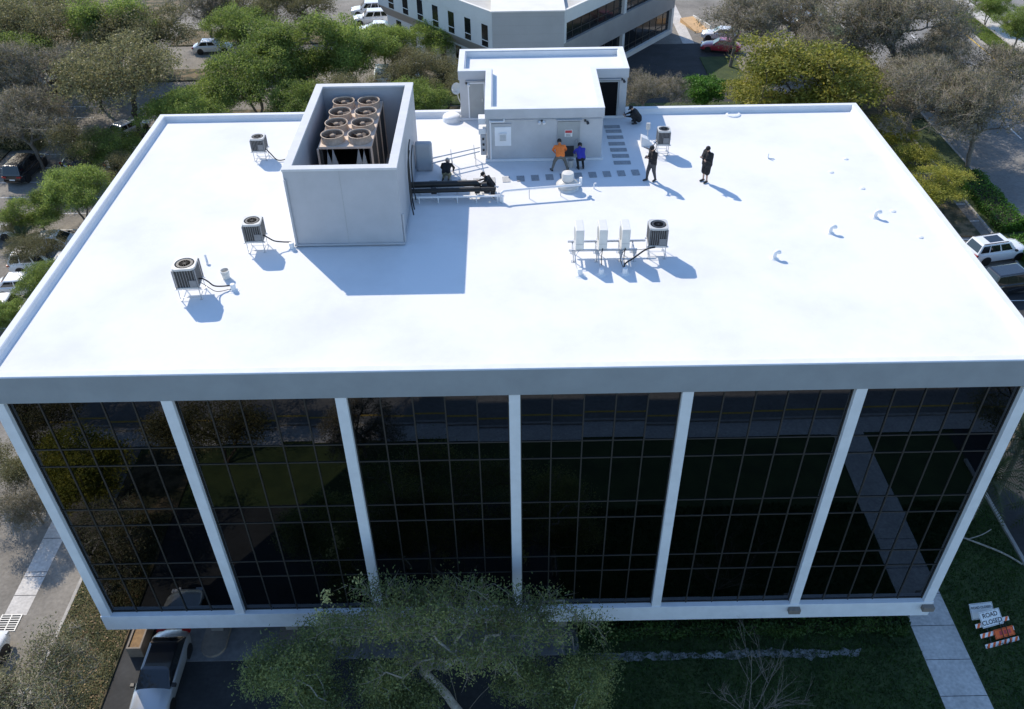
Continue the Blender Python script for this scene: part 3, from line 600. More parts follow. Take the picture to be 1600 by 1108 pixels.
tag(MB().lathe((12.5,22.1,ZD),[(.42,0),(.40,.05),(.30,.07),(.28,.02),(0,.02)],20).build('roof_drain','whitepaint',None,smooth=40),'round white roof drain dome by the far parapet','roof drain')
tag(MB().lathe((-3.15,22.0,ZD),[(.52,0),(.50,.22),(.44,.30),(.2,.34),(0,.345)],22).build('roof_curb_cap','whitepaint',None,smooth=50),'low round white cap on the roof beside the penthouse','roof cap')
sh = thing('pipe_shield', 'upright grey box cover with rounded top beside the chiller screen', 'equipment cover', (-4.25,16.1,ZD)); MB().box(-.42,.42,-.22,.22,0,1.5).build('cover','screen',sh,bevel=.12)
ck = thing('conduit_rack', 'two long grey conduits on a thin stand between cover and penthouse', 'conduits', (0,0,ZD))
for y in (16.25,15.7): MB().tube([(-3.85,y,.55),(-1.5,y+1.05 if y>16 else y+1.15,.58)],.035,sub=1).build('conduit','galv',ck,smooth=60)
for x,y in ((-2.9,16.4),(-1.75,16.9)):
    MB().cyl((x-.05,y+.4,0),(x-.05,y+.4,.75),.018,n=6).build('post','galv',ck); MB().cyl((x+.05,y-.5,0),(x+.05,y-.5,.6),.018,n=6).build('post','galv',ck); MB().bar((x-.05,y+.4,.52),(x+.05,y-.5,.52),.03,.03).build('cross_bar','galv',ck)
# ------------------------------------------------------------------ neighbouring building with two wings
nb = thing('neighbour_building', 'pale two storey office with a grey corner block and two angled wings', 'building', (0,69.1,0))
MB().box(-1.45, 6.1, -.35, 9, 0, 9.0).build('corner_block', 'bgrey', nb); MB().box(-1.55, 6.2, -.42, 9.1, 9.0, 9.14).build('coping', 'bwhite', nb)
for k in range(10): MB().box(-1.44, 6.09, -.354, -.35, .9*k+.43, .9*k+.445).build('panel_joint', 'btan', nb)
def wing(start, u, n, L, right):
    def P(s, d, z): return (start[0]+u[0]*s+n[0]*d, start[1]+u[1]*s+n[1]*d, z)
    def bx(nm, s0, s1, d0, d1, z0, z1, mat, par=nb):
        vs = [P(s,d,z) for z in (z0,z1) for s,d in ((s0,d0),(s1,d0),(s1,d1),(s0,d1))]
        m = MB().add(vs, [(3,2,1,0),(4,5,6,7),(0,1,5,4),(1,2,6,5),(2,3,7,6),(3,0,4,7)])
        if not right: m.f = [f[::-1] for f in m.f]
        return m.build(nm, mat, par)
    bx('roof', .2, L-.2, .3, 11, 8.3, 8.45, 'broof')
    bx('parapet', 0, L, 0, .3, 7.6, 8.95, 'bwhite'); bx('parapet', 0, L, 11, 11.3, 7.6, 8.95, 'bwhite'); bx('parapet', L-.3, L, .31, 10.99, 7.6, 8.95, 'bwhite')
    bx('roof_unit', 6, 8.2, 4, 6.5, 8.46, 9.6, 'galv'); bx('roof_unit', 12, 13.5, 6, 8, 8.46, 9.3, 'galv'); bx('skylight', 2.0, 5.5, 6.5, 9, 8.46, 8.9, 'bglass')
    if right:
        bx('core_wall', .3, L-.3, .8, 10.9, 0, 8.2, 'bglass')
        bx('spandrel', 0, L, 0, .79, 3.2, 5.5, 'btan'); bx('plinth', 0, L, 0, .79, 0, .55, 'bwhite')
        for z0, z1 in ((5.5,7.6),(.55,3.2)):
            for s in (0, L*.5, L-.5): bx('pier', s, s+.5, .02, .79, z0, z1, 'bwhite')
            for s0, s1 in ((.5, L*.5), (L*.5+.5, L-.5)):
                k = 7; ww = (s1-s0)/k
                for j in range(k):
                    wdw = bx('window', s0+j*ww+.05, s0+(j+1)*ww-.05, .40, .46, z0, z1, 'bglass'); bx('frame', s0+j*ww-.05, s0+j*ww+.05, .36, .5, z0, z1, 'mullion', wdw); bx('rail', s0+j*ww+.05, s0+(j+1)*ww-.05, .36, .42, z0+.75, z0+.83, 'mullion', wdw)
    else:
        bx('upper_wall', 0, L, .05, .8, 4.9, 7.6, 'bwhite'); bx('lower_wall', 0, L-.4, .9, 1.2, 0, 3.9, 'bwhite')
        vs = [P(0,.05,4.9),P(L,.05,4.9),P(L,.9,3.6),P(0,.9,3.6),P(0,1.2,4.9),P(L,1.2,4.9),P(L,1.2,3.6),P(0,1.2,3.6)]
        MB().add(vs, [(0,1,2,3),(4,7,6,5),(0,4,5,1),(1,5,6,2),(2,6,7,3),(3,7,4,0)]).build('sloped_band', 'btan', nb)
        bx('end_wall', L-.5, L-.2, 1.21, 10.9, 0, 7.6, 'bwhite'); bx('rear_wall', 0, L-.5, 10.6, 10.9, 0, 7.6, 'bwhite')
        for k in range(7):
            s = .8+k*2.9
            for z0, z1, d in ((5.05,7.35,.04),(1.2,3.4,.89)):
                wdw = bx('window', s, s+1.0, d-.02, d+.1, z0, z1, 'bglass'); bx('sill', s-.05, s+1.05, d-.06, d-.021, z0+.62, z0+.70, 'bwhite', wdw)
wing((6.1,0), (.624,.782), (-.782,.624), 24.0, True); wing((-1.45,0), (-.65,.76), (.76,.65), 21.5, False)
rp_ = thing('entrance_ramp', 'sunlit ochre ramp slab beside the far end of the neighbour building', 'ramp', (24.3,90,0), R(20)); MB().add([(-.9,-2.2,.02),(.9,-2.2,.02),(.9,2.2,.02),(-.9,2.2,.02),(-.9,-2.2,.06),(.9,-2.2,.06),(.9,2.2,.6),(-.9,2.2,.6)],[(3,2,1,0),(4,5,6,7),(0,1,5,4),(1,2,6,5),(2,3,7,6),(3,0,4,7)]).build('slab','rampo',rp_)
MB().box(.9,1.05,-2.2,2.2,.0,.75).build('side_wall','bwhite',rp_)
sheet('path', 21.8, 23.2, 84, 110, .05, 'concrete', th=.08)

# ------------------------------------------------------------------ trees
def make_tree(seed, rx=5.4, ry=5.4, zc=4.7, rz_=3.6, trunk_h=1.7, nlobe=16, nattr=340, lobe_r=.40, leaves=40, leaf=.13, clump=(.42,.42,.26), tip=.010, pw=.46, flat=1.0, twigs=0, multi=1, up=.3, lean=(0,0), shell=.55, spread=.30):
    g = np.random.default_rng(seed)
    nodes = [np.array([0.,0,-.1])]; par = [-1]; dirs = [np.array([0.,0,1])]; starts = []
    for m in range(multi):
        a = 2*math.pi*m/multi+g.uniform(0,1); ln = np.array([math.cos(a), math.sin(a), 0])*(spread if multi > 1 else .0)+np.array([lean[0],lean[1],0])
        p = 0; k = max(3, int(trunk_h/.4))
        for i in range(k):
            q = nodes[p]+np.array([0,0,trunk_h/k])+ln*trunk_h/k*(.5+i/k)+g.normal(0,.035,3)*[1,1,.3]
            d_ = q-nodes[p]; nodes.append(q); par.append(p); dirs.append(d_/np.linalg.norm(d_)); p = len(nodes)-1
        starts.append(p)
    first = min(starts)
    # lobes
    lob = []
    for k in range(nlobe):
        u = g.normal(size=3); u /= np.linalg.norm(u); u[2] = u[2]*.85+.12; rr = g.uniform(.40,.82)
        lob.append((np.array([u[0]*rx*rr, u[1]*ry*rr, zc+u[2]*rz_*rr]), g.uniform(.75,1.25)*lobe_r))
    at = []
    while len(at) < nattr:
        c, r = lob[g.integers(nlobe)]; u = g.normal(size=3); u /= np.linalg.norm(u); t = g.uniform(shell,1)**.6
        if u[2] < -.25: u[2] *= -.6
        at.append(c+u*t*r*np.array([rx,ry,min(rx,ry)*.74*flat]))
    at = np.array(at); top = np.mean([nodes[s] for s in starts], axis=0)
    at = at[np.argsort(np.linalg.norm(at-top, axis=1)+g.uniform(0,.8,len(at)))]
    N = np.zeros((40000,3)); n = len(nodes); N[:n] = nodes; dep = np.zeros(40000); tips = []
    dirs += [None]*0; DR = np.zeros((40000,3)); DR[:n] = dirs; usable = np.zeros(40000, bool); usable[starts] = True
    for i in range(n):
        if i >= first and N[i,2] > trunk_h*.8: usable[i] = True
    for a in at:
        d = np.linalg.norm(N[:n]-a, axis=1); cost = d+.22*dep[:n]+np.where(usable[:n],0,1e6)+.35*np.maximum(0, N[:n,2]-a[2])
        i = int(np.argmin(cost)); dist = d[i]; k = max(1, int(dist/.45)); p0 = N[i]; c1 = p0+DR[i]*dist*.4+np.array([0,0,.06*dist]); prev = i
        for s in range(1, k+1):
            t = s/k; q = (1-t)**2*p0+2*t*(1-t)*c1+t*t*a
            if s < k: q = q+g.normal(0,.05,3)
            dv = q-N[prev]; N[n] = q; DR[n] = dv/(np.linalg.norm(dv)+1e-6); dep[n] = dep[prev]+np.linalg.norm(dv); par.append(prev); usable[n] = True; prev = n; n += 1
        tips.append(prev)
    par = np.array(par); cnt = np.zeros(n); cnt[tips] += 1
    for i in range(n-1, 0, -1): cnt[par[i]] += cnt[i]
    rad = tip*np.maximum(cnt,1)**pw
    def tubes(idx, sides):
        if len(idx) == 0: return np.zeros((0,3)), np.zeros((0,4), int)
        a = N[par[idx]]; b = N[idx]; ra = np.minimum(rad[par[idx]], rad[idx]*1.35); rb = rad[idx]
        d = b-a; d /= np.linalg.norm(d, axis=1, keepdims=True)+1e-9; ref = np.where(np.abs(d[:,2:3])>.9, [[1.,0,0]], [[0,0,1.]])
        e = np.cross(d, ref); e /= np.linalg.norm(e, axis=1, keepdims=True)+1e-9; f = np.cross(d, e)
        th = np.arange(sides)*2*math.pi/sides; cs = np.cos(th)[None,:,None]; sn = np.sin(th)[None,:,None]
        ringd = cs*e[:,None]+sn*f[:,None]; V = np.concatenate([a[:,None]-d[:,None]*ra[:,None,None]*.3+ringd*ra[:,None,None], b[:,None]+ringd*rb[:,None,None]], axis=1).reshape(-1,3)
        m = len(idx); o = (np.arange(m)*2*sides)[:,None]; k = np.arange(sides); F = np.stack([o+k, o+(k+1)%sides, o+sides+(k+1)%sides, o+sides+k], axis=-1).reshape(-1,4)
        return V, F
    idx = np.arange(1, n); big = idx[rad[idx] > .035]; small = idx[rad[idx] <= .035]
    V1, F1 = tubes(big, 8); V2, F2 = tubes(small, 4)
    if twigs: trunk = np_mesh('trunk', V1, F1, True); cv, cf = [V2], [F2]; off = len(V2)
    else: trunk = np_mesh('trunk', np.concatenate([V1,V2]), np.concatenate([F1,F2+len(V1)]), True); cv, cf = [], []; off = 0
    tp = N[tips]
    tw = None
    if twigs:
        m = len(tp)*twigs; base = np.repeat(tp, twigs, axis=0)+g.normal(0,.10,(m,3)); dr = g.normal(size=(m,3))+np.repeat(DR[tips],twigs,axis=0)*.7+[0,0,.25]; dr /= np.linalg.norm(dr,axis=1,keepdims=True)
        ln = g.uniform(.3,.85,(m,1)); e = np.cross(dr, [[.3,.5,.8]]); e /= np.linalg.norm(e,axis=1,keepdims=True)+1e-9; f = np.cross(dr, e); r0 = g.uniform(.010,.018,(m,1))
        a3 = [base+e*r0, base-e*r0*.5+f*r0*.87, base-e*r0*.5-f*r0*.87, base+dr*ln]
        V = np.stack(a3, axis=1).reshape(-1,3); o = (np.arange(m)*4)[:,None]; F = np.concatenate([o+np.array([[0,1,3,3]]), o+np.array([[1,2,3,3]]), o+np.array([[2,0,3,3]])]); F3 = F[:,:3]
        tw = (np.concatenate([cv[0], V]), cf[0], F3+off)
    m = int(len(tp)*leaves); src = tp[g.integers(len(tp), size=m)]
    P = src+g.normal(size=(m,3))*np.array(clump)+[0,0,.05]
    nrm = g.normal(size=(m,3))+[0,0,up*2]; nrm /= np.linalg.norm(nrm,axis=1,keepdims=True); t1 = np.cross(nrm, g.normal(size=(m,3))); t1 /= np.linalg.norm(t1,axis=1,keepdims=True)+1e-9; t2 = np.cross(nrm, t1)
    L_ = leaf*g.uniform(.7,1.35,(m,1)); t1 = t1*L_; t2 = t2*L_*.5
    V = np.stack([P-t1, P+t2, P+t1, P-t2], axis=1).reshape(-1,3); F = np.arange(m*4).reshape(-1,4)
    leafm = np_mesh('leaves', V, F) if m else None
    twm = None
    if tw is not None:
        Vt, Fq, Ft = tw; Fall = np.concatenate([np.concatenate([Fq[:,[0,1,2]],Fq[:,[0,2,3]]]), Ft]); twm = np_mesh('twigs', Vt, Fall)
    return trunk, leafm, twm
TV = {
 'G': [make_tree(11, nattr=560, leaves=62, leaf=.095, nlobe=20, lobe_r=.33, clump=(.36,.36,.24)), make_tree(12, nattr=520, leaves=66, leaf=.095, nlobe=17, lobe_r=.37, clump=(.36,.36,.24), multi=2)],
 'O': [make_tree(21, nattr=560, leaves=36, leaf=.085, rz_=3.0, multi=2, nlobe=20, lobe_r=.30), make_tree(22, nattr=540, leaves=38, leaf=.085, nlobe=22, lobe_r=.30, multi=3, trunk_h=1.6, spread=.5), make_tree(23, nattr=520, leaves=42, leaf=.085, nlobe=18, lobe_r=.33)],
 'B': [make_tree(31, nattr=800, leaves=11, leaf=.09, twigs=10, multi=2, shell=.3), make_tree(32, nattr=760, leaves=13, leaf=.09, twigs=10, nlobe=18, lobe_r=.38, shell=.3)],
 'Y': [make_tree(41, nattr=420, leaves=60, leaf=.12, flat=.45, clump=(.5,.5,.12), nlobe=20, lobe_r=.33, up=.8), make_tree(42, nattr=330, leaves=46, leaf=.12, flat=.45, clump=(.5,.5,.12), nlobe=12, lobe_r=.36, up=.8)],
 'D': [make_tree(51, nattr=300, leaves=60, leaf=.22, clump=(.5,.5,.35), nlobe=10, lobe_r=.48)],
}
LM = {'G':'lfG','O':'lfO','B':'lfB','Y':'lfY','D':'lfD'}; BK = {'G':'bark','O':'barkdark','B':'bark','Y':'barkdark','D':'bark'}
def plant_tree(meshes, label, loc, rz, sc, leafmat, barkmat, group=None, name='tree', cat='tree'):
    t = thing(name, label, cat, loc, rz, group); t.scale = sc if isinstance(sc, tuple) else (sc,sc,sc)
    tr, lf, tw = meshes
    def sub(nm, me, mt):
        o = put(nm, me, mt, t)
        if o.material_slots[0].material != MT[mt]: o.material_slots[0].link = 'OBJECT'; o.material_slots[0].material = MT[mt]
        return o
    sub('trunk', tr, barkmat)
    if tw: c = sub('crown', tw, 'twig'); 
    if lf:
        o = sub('foliage' if tw else 'crown', lf, leafmat)
        if tw: o.parent = c
    return t
TREES = [
 (-52.9,76.0,1.08,'O','broad olive tree by the shadowed gap beyond the left car park'),(-53.1,69.7,.83,'G','dark green tree next to the grey leafless trees in the car park'),(-44.4,76.0,.98,'G','dense bright green tree standing before the shadowed gap in the car park'),
 (-40.2,75.0,1.0,'O','olive grey round tree beside the parked white sedan'),(-55.1,90.7,.73,'O','small olive tree behind the dense bright green car park tree'),(-47.2,62.4,.97,'B','pale grey leafless tree with a spreading twiggy crown above the car park'),
 (-37.4,60.0,1.19,'O','wide spreading olive tree with dark forked limbs at the far roof corner'),(-44.6,53.1,.78,'B','dark grey leafless tree beside the black parked van'),(-39.5,52.1,.59,'O','small olive tree over the dark blue parked car'),
 (-25.7,62.7,.93,'G','bright green tree showing directly left of the chiller screen'),(-22.3,67.7,1.01,'G','tall bright green tree showing right above the chiller screen'),(-29.6,62.1,.58,'G','low bright green tree in front of the white sedan'),
 (-17.1,70.5,.86,'G','green tree beside the white cars by the neighbour building'),(-13.5,75.1,.65,'G','green tree against the angled wing with slit windows'),(-10.4,68.2,.66,'O','olive tree between chiller screen and the slit windows'),
 (-7.4,77.8,.66,'G','small green tree close to the slit windows of the pale wing'),(-6.6,63.9,.63,'O','thin olive tree between chiller screen and penthouse'),(-30.8,87.3,.79,'O','olive tree beyond the white sedan'),(-24.8,87.0,.79,'O','dark olive tree near the sandy drive and white cars'),
 (-37.5,88.7,.72,'B','grey leafless tree behind the white sedan'),(-63.8,90.0,.65,'O','olive tree at the outermost corner of the car park'),
 (-36.6,42.6,.58,'G','light green airy tree leaning over the left parapet'),(-39.1,40.4,.45,'G','small light green tree in front of the black van'),(-37.4,51.7,.50,'G','low green tree touching the far part of the left parapet'),
 (-37.1,35.3,.40,'O','thin olive tree over the parked white cars on the left'),(-34.6,30.4,.40,'G','green tree beside the nearest parked white cars'),(-41.6,40.1,.32,'O','small olive tree over the drive on the left'),(-36.4,26.9,.32,'G','small green tree by the last parked car'),
 (-29.0,12.0,.41,'O','olive tree overhanging the drive beside the office wall'),(-26.9,9.0,.34,'B','leafless tree with dark curved limbs over the concrete gutter'),
 (14.5,60.0,.61,'B','grey twiggy leafless tree right of the penthouse'),(20.5,64.1,.43,'D','small vivid green round tree before the shaded lawn'),(28.3,57.5,1.22,'Y','big yellow green layered tree behind the far roof edge'),(25.5,61.9,.62,'Y','smaller yellow green tree next to the vivid green round tree'),
 (36.1,64.8,.69,'Y','yellow green tree with reddish tips at the roof corner'),(26.0,75.9,.90,'B','dark leafless tree beside the red car'),(33.2,78.4,.86,'B','leafless tree in front of the row of silver cars'),(38.0,73.0,1.06,'B','wide leafless tree behind the big yellow green tree'),
 (42.6,68.8,1.19,'B','large thin leafless tree spreading towards the road kerb'),(51.5,76.6,.5,'B','small leafless tree overhanging the road by the yellow line'),(38.3,52.2,.94,'B','grey leafless tree beside the right roof corner'),(42.9,50.3,.90,'B','grey leafless tree spreading over the shaded road'),
 (36.6,53.8,.43,'Y','small yellow green tree just past the right roof corner'),(36.1,47.5,.46,'Y','yellow green tree beside the right parapet'),(36.4,42.4,.49,'Y','yellow green layered tree above the white off road car'),
 (-30.5,56.0,.72,'G','green tree low behind the far parapet left of the chiller screen'),(-14.8,60.5,.70,'O','olive tree in line with the chiller screen end'),(-20.5,59.0,.66,'G','green tree rising behind the far wall of the chiller screen'),
 (-43.8,67.0,.80,'O','olive tree between pale leafless tree and bright green tree'),(-31.5,80.5,.72,'G','green tree beside the white sedan and the sandy verge'),(-51.5,58.5,.70,'B','leafless tree behind the black van'),(-57.0,63.0,.85,'O','olive tree at the car park edge behind the leafless trees'),(-61.0,80.0,.90,'G','green tree at the far edge of the car park'),
 (47.3,60.5,.85,'B','leafless tree over the road near the right hedge'),(45.0,66.5,.7,'B','thin leafless tree over the middle of the road'),(41.0,60.0,.80,'B','leafless tree between the yellow green trees and the road'),(33.5,69.0,.70,'B','leafless tree between red car and yellow green trees'),(-9.5,60.0,.60,'G','green tree just left of the penthouse'),(-34.8,47.5,.42,'O','thin olive tree near the far left roof corner'),
 (61.1,88.7,.45,'G','green street tree on the grass median, farther one'),(60.8,80.1,.54,'G','green street tree on the grass median beside the dark car'),
]
for i,(x,y,s,k,lb) in enumerate(TREES):
    vs_ = TV[k]; s *= 1.12; plant_tree(vs_[i % len(vs_)], lb, (x,y,0), (i*2.4) % 6.28, (s,s,s*(1.0 if k != 'Y' else .9)), LM[k], BK[k], None)
# trees on the street side in front of the office (mostly seen mirrored in its glass)
for i,(x,y,s,k) in enumerate(((-24.5,-9.5,.62,'Y'),(-17.5,-13.0,.70,'O'),(-9,-13.2,.5,'B'),(-29,-14,.7,'O'),(30,-14,.7,'O'))):
    plant_tree(TV[k][i % len(TV[k])], ['yellow green tree on the street lawn','olive tree on the street lawn by the forecourt','leafless tree on the street lawn','olive tree by the drive mouth','olive tree by the street pavement'][i], (x,y,0), i*1.7, s, LM[k], BK[k])
ft = make_tree(75, rx=6.3, ry=2.3, zc=6.0, rz_=3.3, trunk_h=2.4, multi=5, nlobe=28, lobe_r=.28, nattr=600, leaves=44, leaf=.055, clump=(.30,.24,.26), tip=.0125, pw=.43, flat=1.15, shell=.25, lean=(0,.0), twigs=3, spread=.75)
mainT = plant_tree(ft, 'many stemmed tree with pale curved limbs in front of the black glass', (-2.6,-3.15,0), 0, (1,1,1.14), 'lfF', 'barkpale')
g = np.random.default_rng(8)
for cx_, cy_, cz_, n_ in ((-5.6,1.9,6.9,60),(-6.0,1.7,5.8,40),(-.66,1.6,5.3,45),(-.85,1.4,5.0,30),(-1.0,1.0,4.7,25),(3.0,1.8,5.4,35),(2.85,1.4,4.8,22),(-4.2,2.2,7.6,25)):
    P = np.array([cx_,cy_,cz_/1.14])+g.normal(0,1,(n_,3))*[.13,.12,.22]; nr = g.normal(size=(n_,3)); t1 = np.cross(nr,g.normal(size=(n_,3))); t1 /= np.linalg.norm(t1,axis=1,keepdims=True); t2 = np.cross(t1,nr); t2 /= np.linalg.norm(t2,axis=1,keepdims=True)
    put('yellow_cluster', np_mesh('yellow_cluster', np.stack([P-t1*.07,P+t2*.05,P+t1*.07,P-t2*.05],1).reshape(-1,3), np.arange(4*n_).reshape(-1,4)), 'yellow_cluster', mainT)
ft2 = make_tree(72, rx=3.2, ry=2.4, zc=3.9, rz_=2.4, trunk_h=.9, multi=3, nlobe=14, lobe_r=.38, nattr=380, leaves=60, leaf=.055, clump=(.28,.26,.22), tip=.010, pw=.44)
plant_tree(ft2, 'greener lower tree beside the forecourt and the pale limbed tree', (-8.9,-3.6,0), 1, (1,1,1), 'lfF', 'barkpale')
plant_tree(ft2, 'airy green tree at the lawn edge beside the pale limbed tree', (2.0,-4.4,0), 2.6, (.95,.95,1), 'lfF', 'barkpale'); plant_tree(ft2, 'leafy green tree filling the gap in front of the forecourt', (-5.7,-4.9,0), 4.1, (.9,.9,.95), 'lfF', 'barkpale')
ft3 = make_tree(73, rx=3.7, ry=2.8, zc=3.2, rz_=2.0, trunk_h=.6, multi=4, nlobe=16, lobe_r=.36, nattr=460, leaves=34, leaf=.055, clump=(.30,.30,.22), tip=.010, pw=.44, twigs=4)
plant_tree(ft3, 'pale grey olive tree in sunlight beside the planting bed', (-21.3,-3.5,0), 2, (1,1,1), 'lfP', 'barkpale')
sp_ = thing('sapling', 'bare thin sapling on the shaded lawn before the gravel strip', 'tree', (10.6,-3.3,0)); g = np.random.default_rng(17); tw_ = []
def shoot(p, d, L, r, lv):
    pts = [p]; dd = d.copy()
    for k in range(4):
        dd = dd+g.normal(0,.07,3)+np.array([0,0,.03]); dd /= np.linalg.norm(dd); pts.append(pts[-1]+dd*L/4)
    tw_.append((lv, pts, r))
    if lv < 3:
        for k in range(4 if lv == 0 else 3):
            i = g.integers(1,4); v = dd+g.normal(0,.55,3)*[1,.8,.6]; v[2] = abs(v[2])+.15; shoot(pts[i], v/np.linalg.norm(v), L*g.uniform(.4,.65), r*.55, lv+1)
for k in range(7):
    a_ = 2*math.pi*k/7+g.uniform(-.3,.3); v = np.array([.75*math.cos(a_), .45*math.sin(a_), 1.]); shoot(np.array([0,0,-.05]), v/np.linalg.norm(v), g.uniform(2.6,4.2), .024, 0)
mt_, mc_ = MB(), MB()
for lv, pts, r in tw_: (mt_ if lv == 0 else mc_).tube(pts, [r, r*.9, r*.75, r*.6, r*.4], n=5, sub=1)
mt_.build('trunk', 'bark', sp_, smooth=60); mc_.build('crown', 'bark', sp_, smooth=60)

# ------------------------------------------------------------------ hedges, grass, litter
def hedge(label, x0, x1, y0, y1, h, n, seed, mat='lfH', group=None, leaf=.07):
    t = thing('hedge', label, 'hedge', ((x0+x1)/2,(y0+y1)/2,0), 0, group); g = np.random.default_rng(seed); a = (x1-x0)/2; b = (y1-y0)/2
    m = MB().box(-a+.14, a-.14, -b+.14, b-.14, 0, h-.2).build('stems', 'stems', t)
    P = np.stack([g.uniform(-a,a,n), g.uniform(-b,b,n), g.uniform(0,h,n)],1); f = g.integers(0,5,n)
    P[f==0,0] = a; P[f==1,0] = -a; P[f==2,1] = b; P[f==3,1] = -b; P[f==4,2] = h; P += g.normal(0,.07,(n,3))+ .12*np.sin(P[:,[1,0,0]]*2.3)
    nr = g.normal(size=(n,3))+[0,0,.6]; nr /= np.linalg.norm(nr,axis=1,keepdims=True); t1 = np.cross(nr, g.normal(size=(n,3))); t1 /= np.linalg.norm(t1,axis=1,keepdims=True); t2 = np.cross(nr,t1); L_ = leaf*g.uniform(.7,1.4,(n,1))
    V = np.stack([P-t1*L_,P+t2*L_*.55,P+t1*L_,P-t2*L_*.55],1).reshape(-1,3); put('foliage', np_mesh('foliage', V, np.arange(4*n).reshape(-1,4)), mat, t)
    return t
hedge('dark clipped hedge under the overhang behind the gravel strip', 3.4, 19.3, .9, 2.1, .9, 26000, 1)
hedge('green hedge between parking bays and road, longer one', 40.6, 42.7, 38.5, 47.5, 1.0, 8000, 2, 'lfD', leaf=.09); hedge('green hedge between parking bays and road next to the white off road car', 40.6, 42.7, 29, 36.8, 1.0, 8000, 3, 'lfD', leaf=.09)
hedge('low bush row under the trees by the black van', -50.5, -46.5, 57.2, 58.8, 1.0, 3000, 6, 'lfO', leaf=.1)
sb_ = thing('strap_leaf_plant', 'bright green strap leaved plant at the corner of the office wall', 'plant', (-21.6,6.4,.1)); g = np.random.default_rng(5)
for k in range(46):
    a = g.uniform(0,6.28); l = g.uniform(.6,1.1); pts = []
    for s in range(5): q = s/4; r_ = l*q; pts.append((r_*math.cos(a), r_*math.sin(a), l*1.15*q-.75*l*q*q))
    m = MB(); vs_ = []
    for s,p in enumerate(pts): wv = .045*(1-s/4.4); vs_ += [(p[0]-wv*math.sin(a),p[1]+wv*math.cos(a),p[2]),(p[0]+wv*math.sin(a),p[1]-wv*math.cos(a),p[2])]
    m.add(vs_, [(2*s,2*s+1,2*s+3,2*s+2) for s in range(4)]); m.build('leaf','lfD',sb_)
def scatter(name, areas, n, seed, mat, leaf, upright, z0=.0):
    g = np.random.default_rng(seed); ar = np.array([(a[1]-a[0])*(a[3]-a[2]) for a in areas]); pick = g.choice(len(areas), n, p=ar/ar.sum()); A = np.array(areas)[pick]
    P = np.stack([g.uniform(A[:,0],A[:,1]), g.uniform(A[:,2],A[:,3]), A[:,4]],1)
    if upright:
        th = g.uniform(0,6.28,n); wv = np.stack([np.cos(th),np.sin(th),0*th],1)*leaf*.35*g.uniform(.6,1.4,(n,1)); up = np.stack([g.normal(0,.4,n),g.normal(0,.4,n),np.ones(n)],1)*leaf*g.uniform(.6,1.5,(n,1))
        V = np.stack([P-wv,P+wv,P+up],1).reshape(-1,3); F = np.arange(3*n).reshape(-1,3)
    else:
        nr = g.normal(0,.35,(n,3))+[0,0,1]; nr /= np.linalg.norm(nr,axis=1,keepdims=True); t1 = np.cross(nr,g.normal(size=(n,3))); t1 /= np.linalg.norm(t1,axis=1,keepdims=True); t2 = np.cross(nr,t1); L_ = leaf*g.uniform(.6,1.5,(n,1)); P[:,2] += g.uniform(.01,.05,n)
        V = np.stack([P-t1*L_,P+t2*L_*.6,P+t1*L_,P-t2*L_*.6],1).reshape(-1,3); F = np.arange(4*n).reshape(-1,4)
    return struct(put(name, np_mesh(name,V,F), mat), 'stuff')
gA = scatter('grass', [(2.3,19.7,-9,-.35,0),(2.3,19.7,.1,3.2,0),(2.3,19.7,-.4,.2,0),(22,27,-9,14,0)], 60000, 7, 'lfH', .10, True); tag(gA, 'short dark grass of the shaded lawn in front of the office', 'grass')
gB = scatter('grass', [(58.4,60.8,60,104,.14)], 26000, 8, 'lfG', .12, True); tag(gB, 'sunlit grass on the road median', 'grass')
gC = scatter('leaf_litter', [(-23.1,-19.7,-9,12,.1),(-22.5,-19.7,-2,5,.1)], 2600, 9, 'litter', .05, False); tag(gC, 'brown fallen leaves covering the planting bed beside the office', 'leaf litter')
gD = scatter('grass', [(-23.1,-19.7,-9,10,.1)], 26000, 10, 'lfP', .10, True); tag(gD, 'dry olive weeds growing through the leaf litter', 'weeds')
pl = thing('planter', 'long low planter wall filled with brown leaves under the office corner', 'planter', (-18.78,.35,0))
po = [(-.36,0),(.36,0),(.36,6),(-.36,6)]; MB().ring(po, inset(po,.09), 0, .75).build('wall','planter',pl,bevel=.015); MB().box(-.28,.28,.08,5.92,.0,.68).build('mulch','mulch',pl)

# palms
def palm(label, loc, h, seed, n=30, fl=2.3):
    t = thing('palm_tree', label, 'palm', loc, 0, None); g = np.random.default_rng(seed)
    MB().tube([(0,0,-.1),(.1,.05,h*.4),(.15,.1,h)], [.2,.17,.16,.15,.15,.15,.15,.14,.14,.14,.13], n=10).build('trunk','bark',t,smooth=60)
    for k in range(n):
        a = 2.399*k+g.uniform(-.2,.2); el = R(75-115*k/n)+g.uniform(-.1,.1); pts = []
        for s in range(9):
            q = s/8; r_ = fl*q; z = math.sin(el)*r_-.33*fl*q*q*(1.1-.2*math.sin(el)); rr = math.cos(el)*r_; pts.append(Vector((.15+rr*math.cos(a), .1+rr*math.sin(a), h+z)))
        m = MB().tube(pts, [.02]*5+[.012]*4, n=4, sub=1); sd = Vector((-math.sin(a),math.cos(a),0))
        for s in range(1,9):
            for e in (0,.5):
                p = pts[s]*(1-e)+pts[s-1]*e; dr = (pts[s]-pts[s-1]).normalized(); ll = .55*math.sin(math.pi*(.12+.8*(s-e)/8))
                for q in (-1,1):
                    tip_ = p+sd*q*ll*.8+dr*ll*.45+Vector((0,0,-.25*ll)); m.add([p-dr*.03,p+dr*.05,tip_],[(0,1,2)])
        m.build('frond','palm',t)
palm('dark shaded palm with drooping fronds beside the office corner', (27.9,10.0,0), 4.2, 1); palm('shorter shaded palm standing behind the drooping palm', (30.2,13.5,0), 3.4, 2, 26, 2.0)
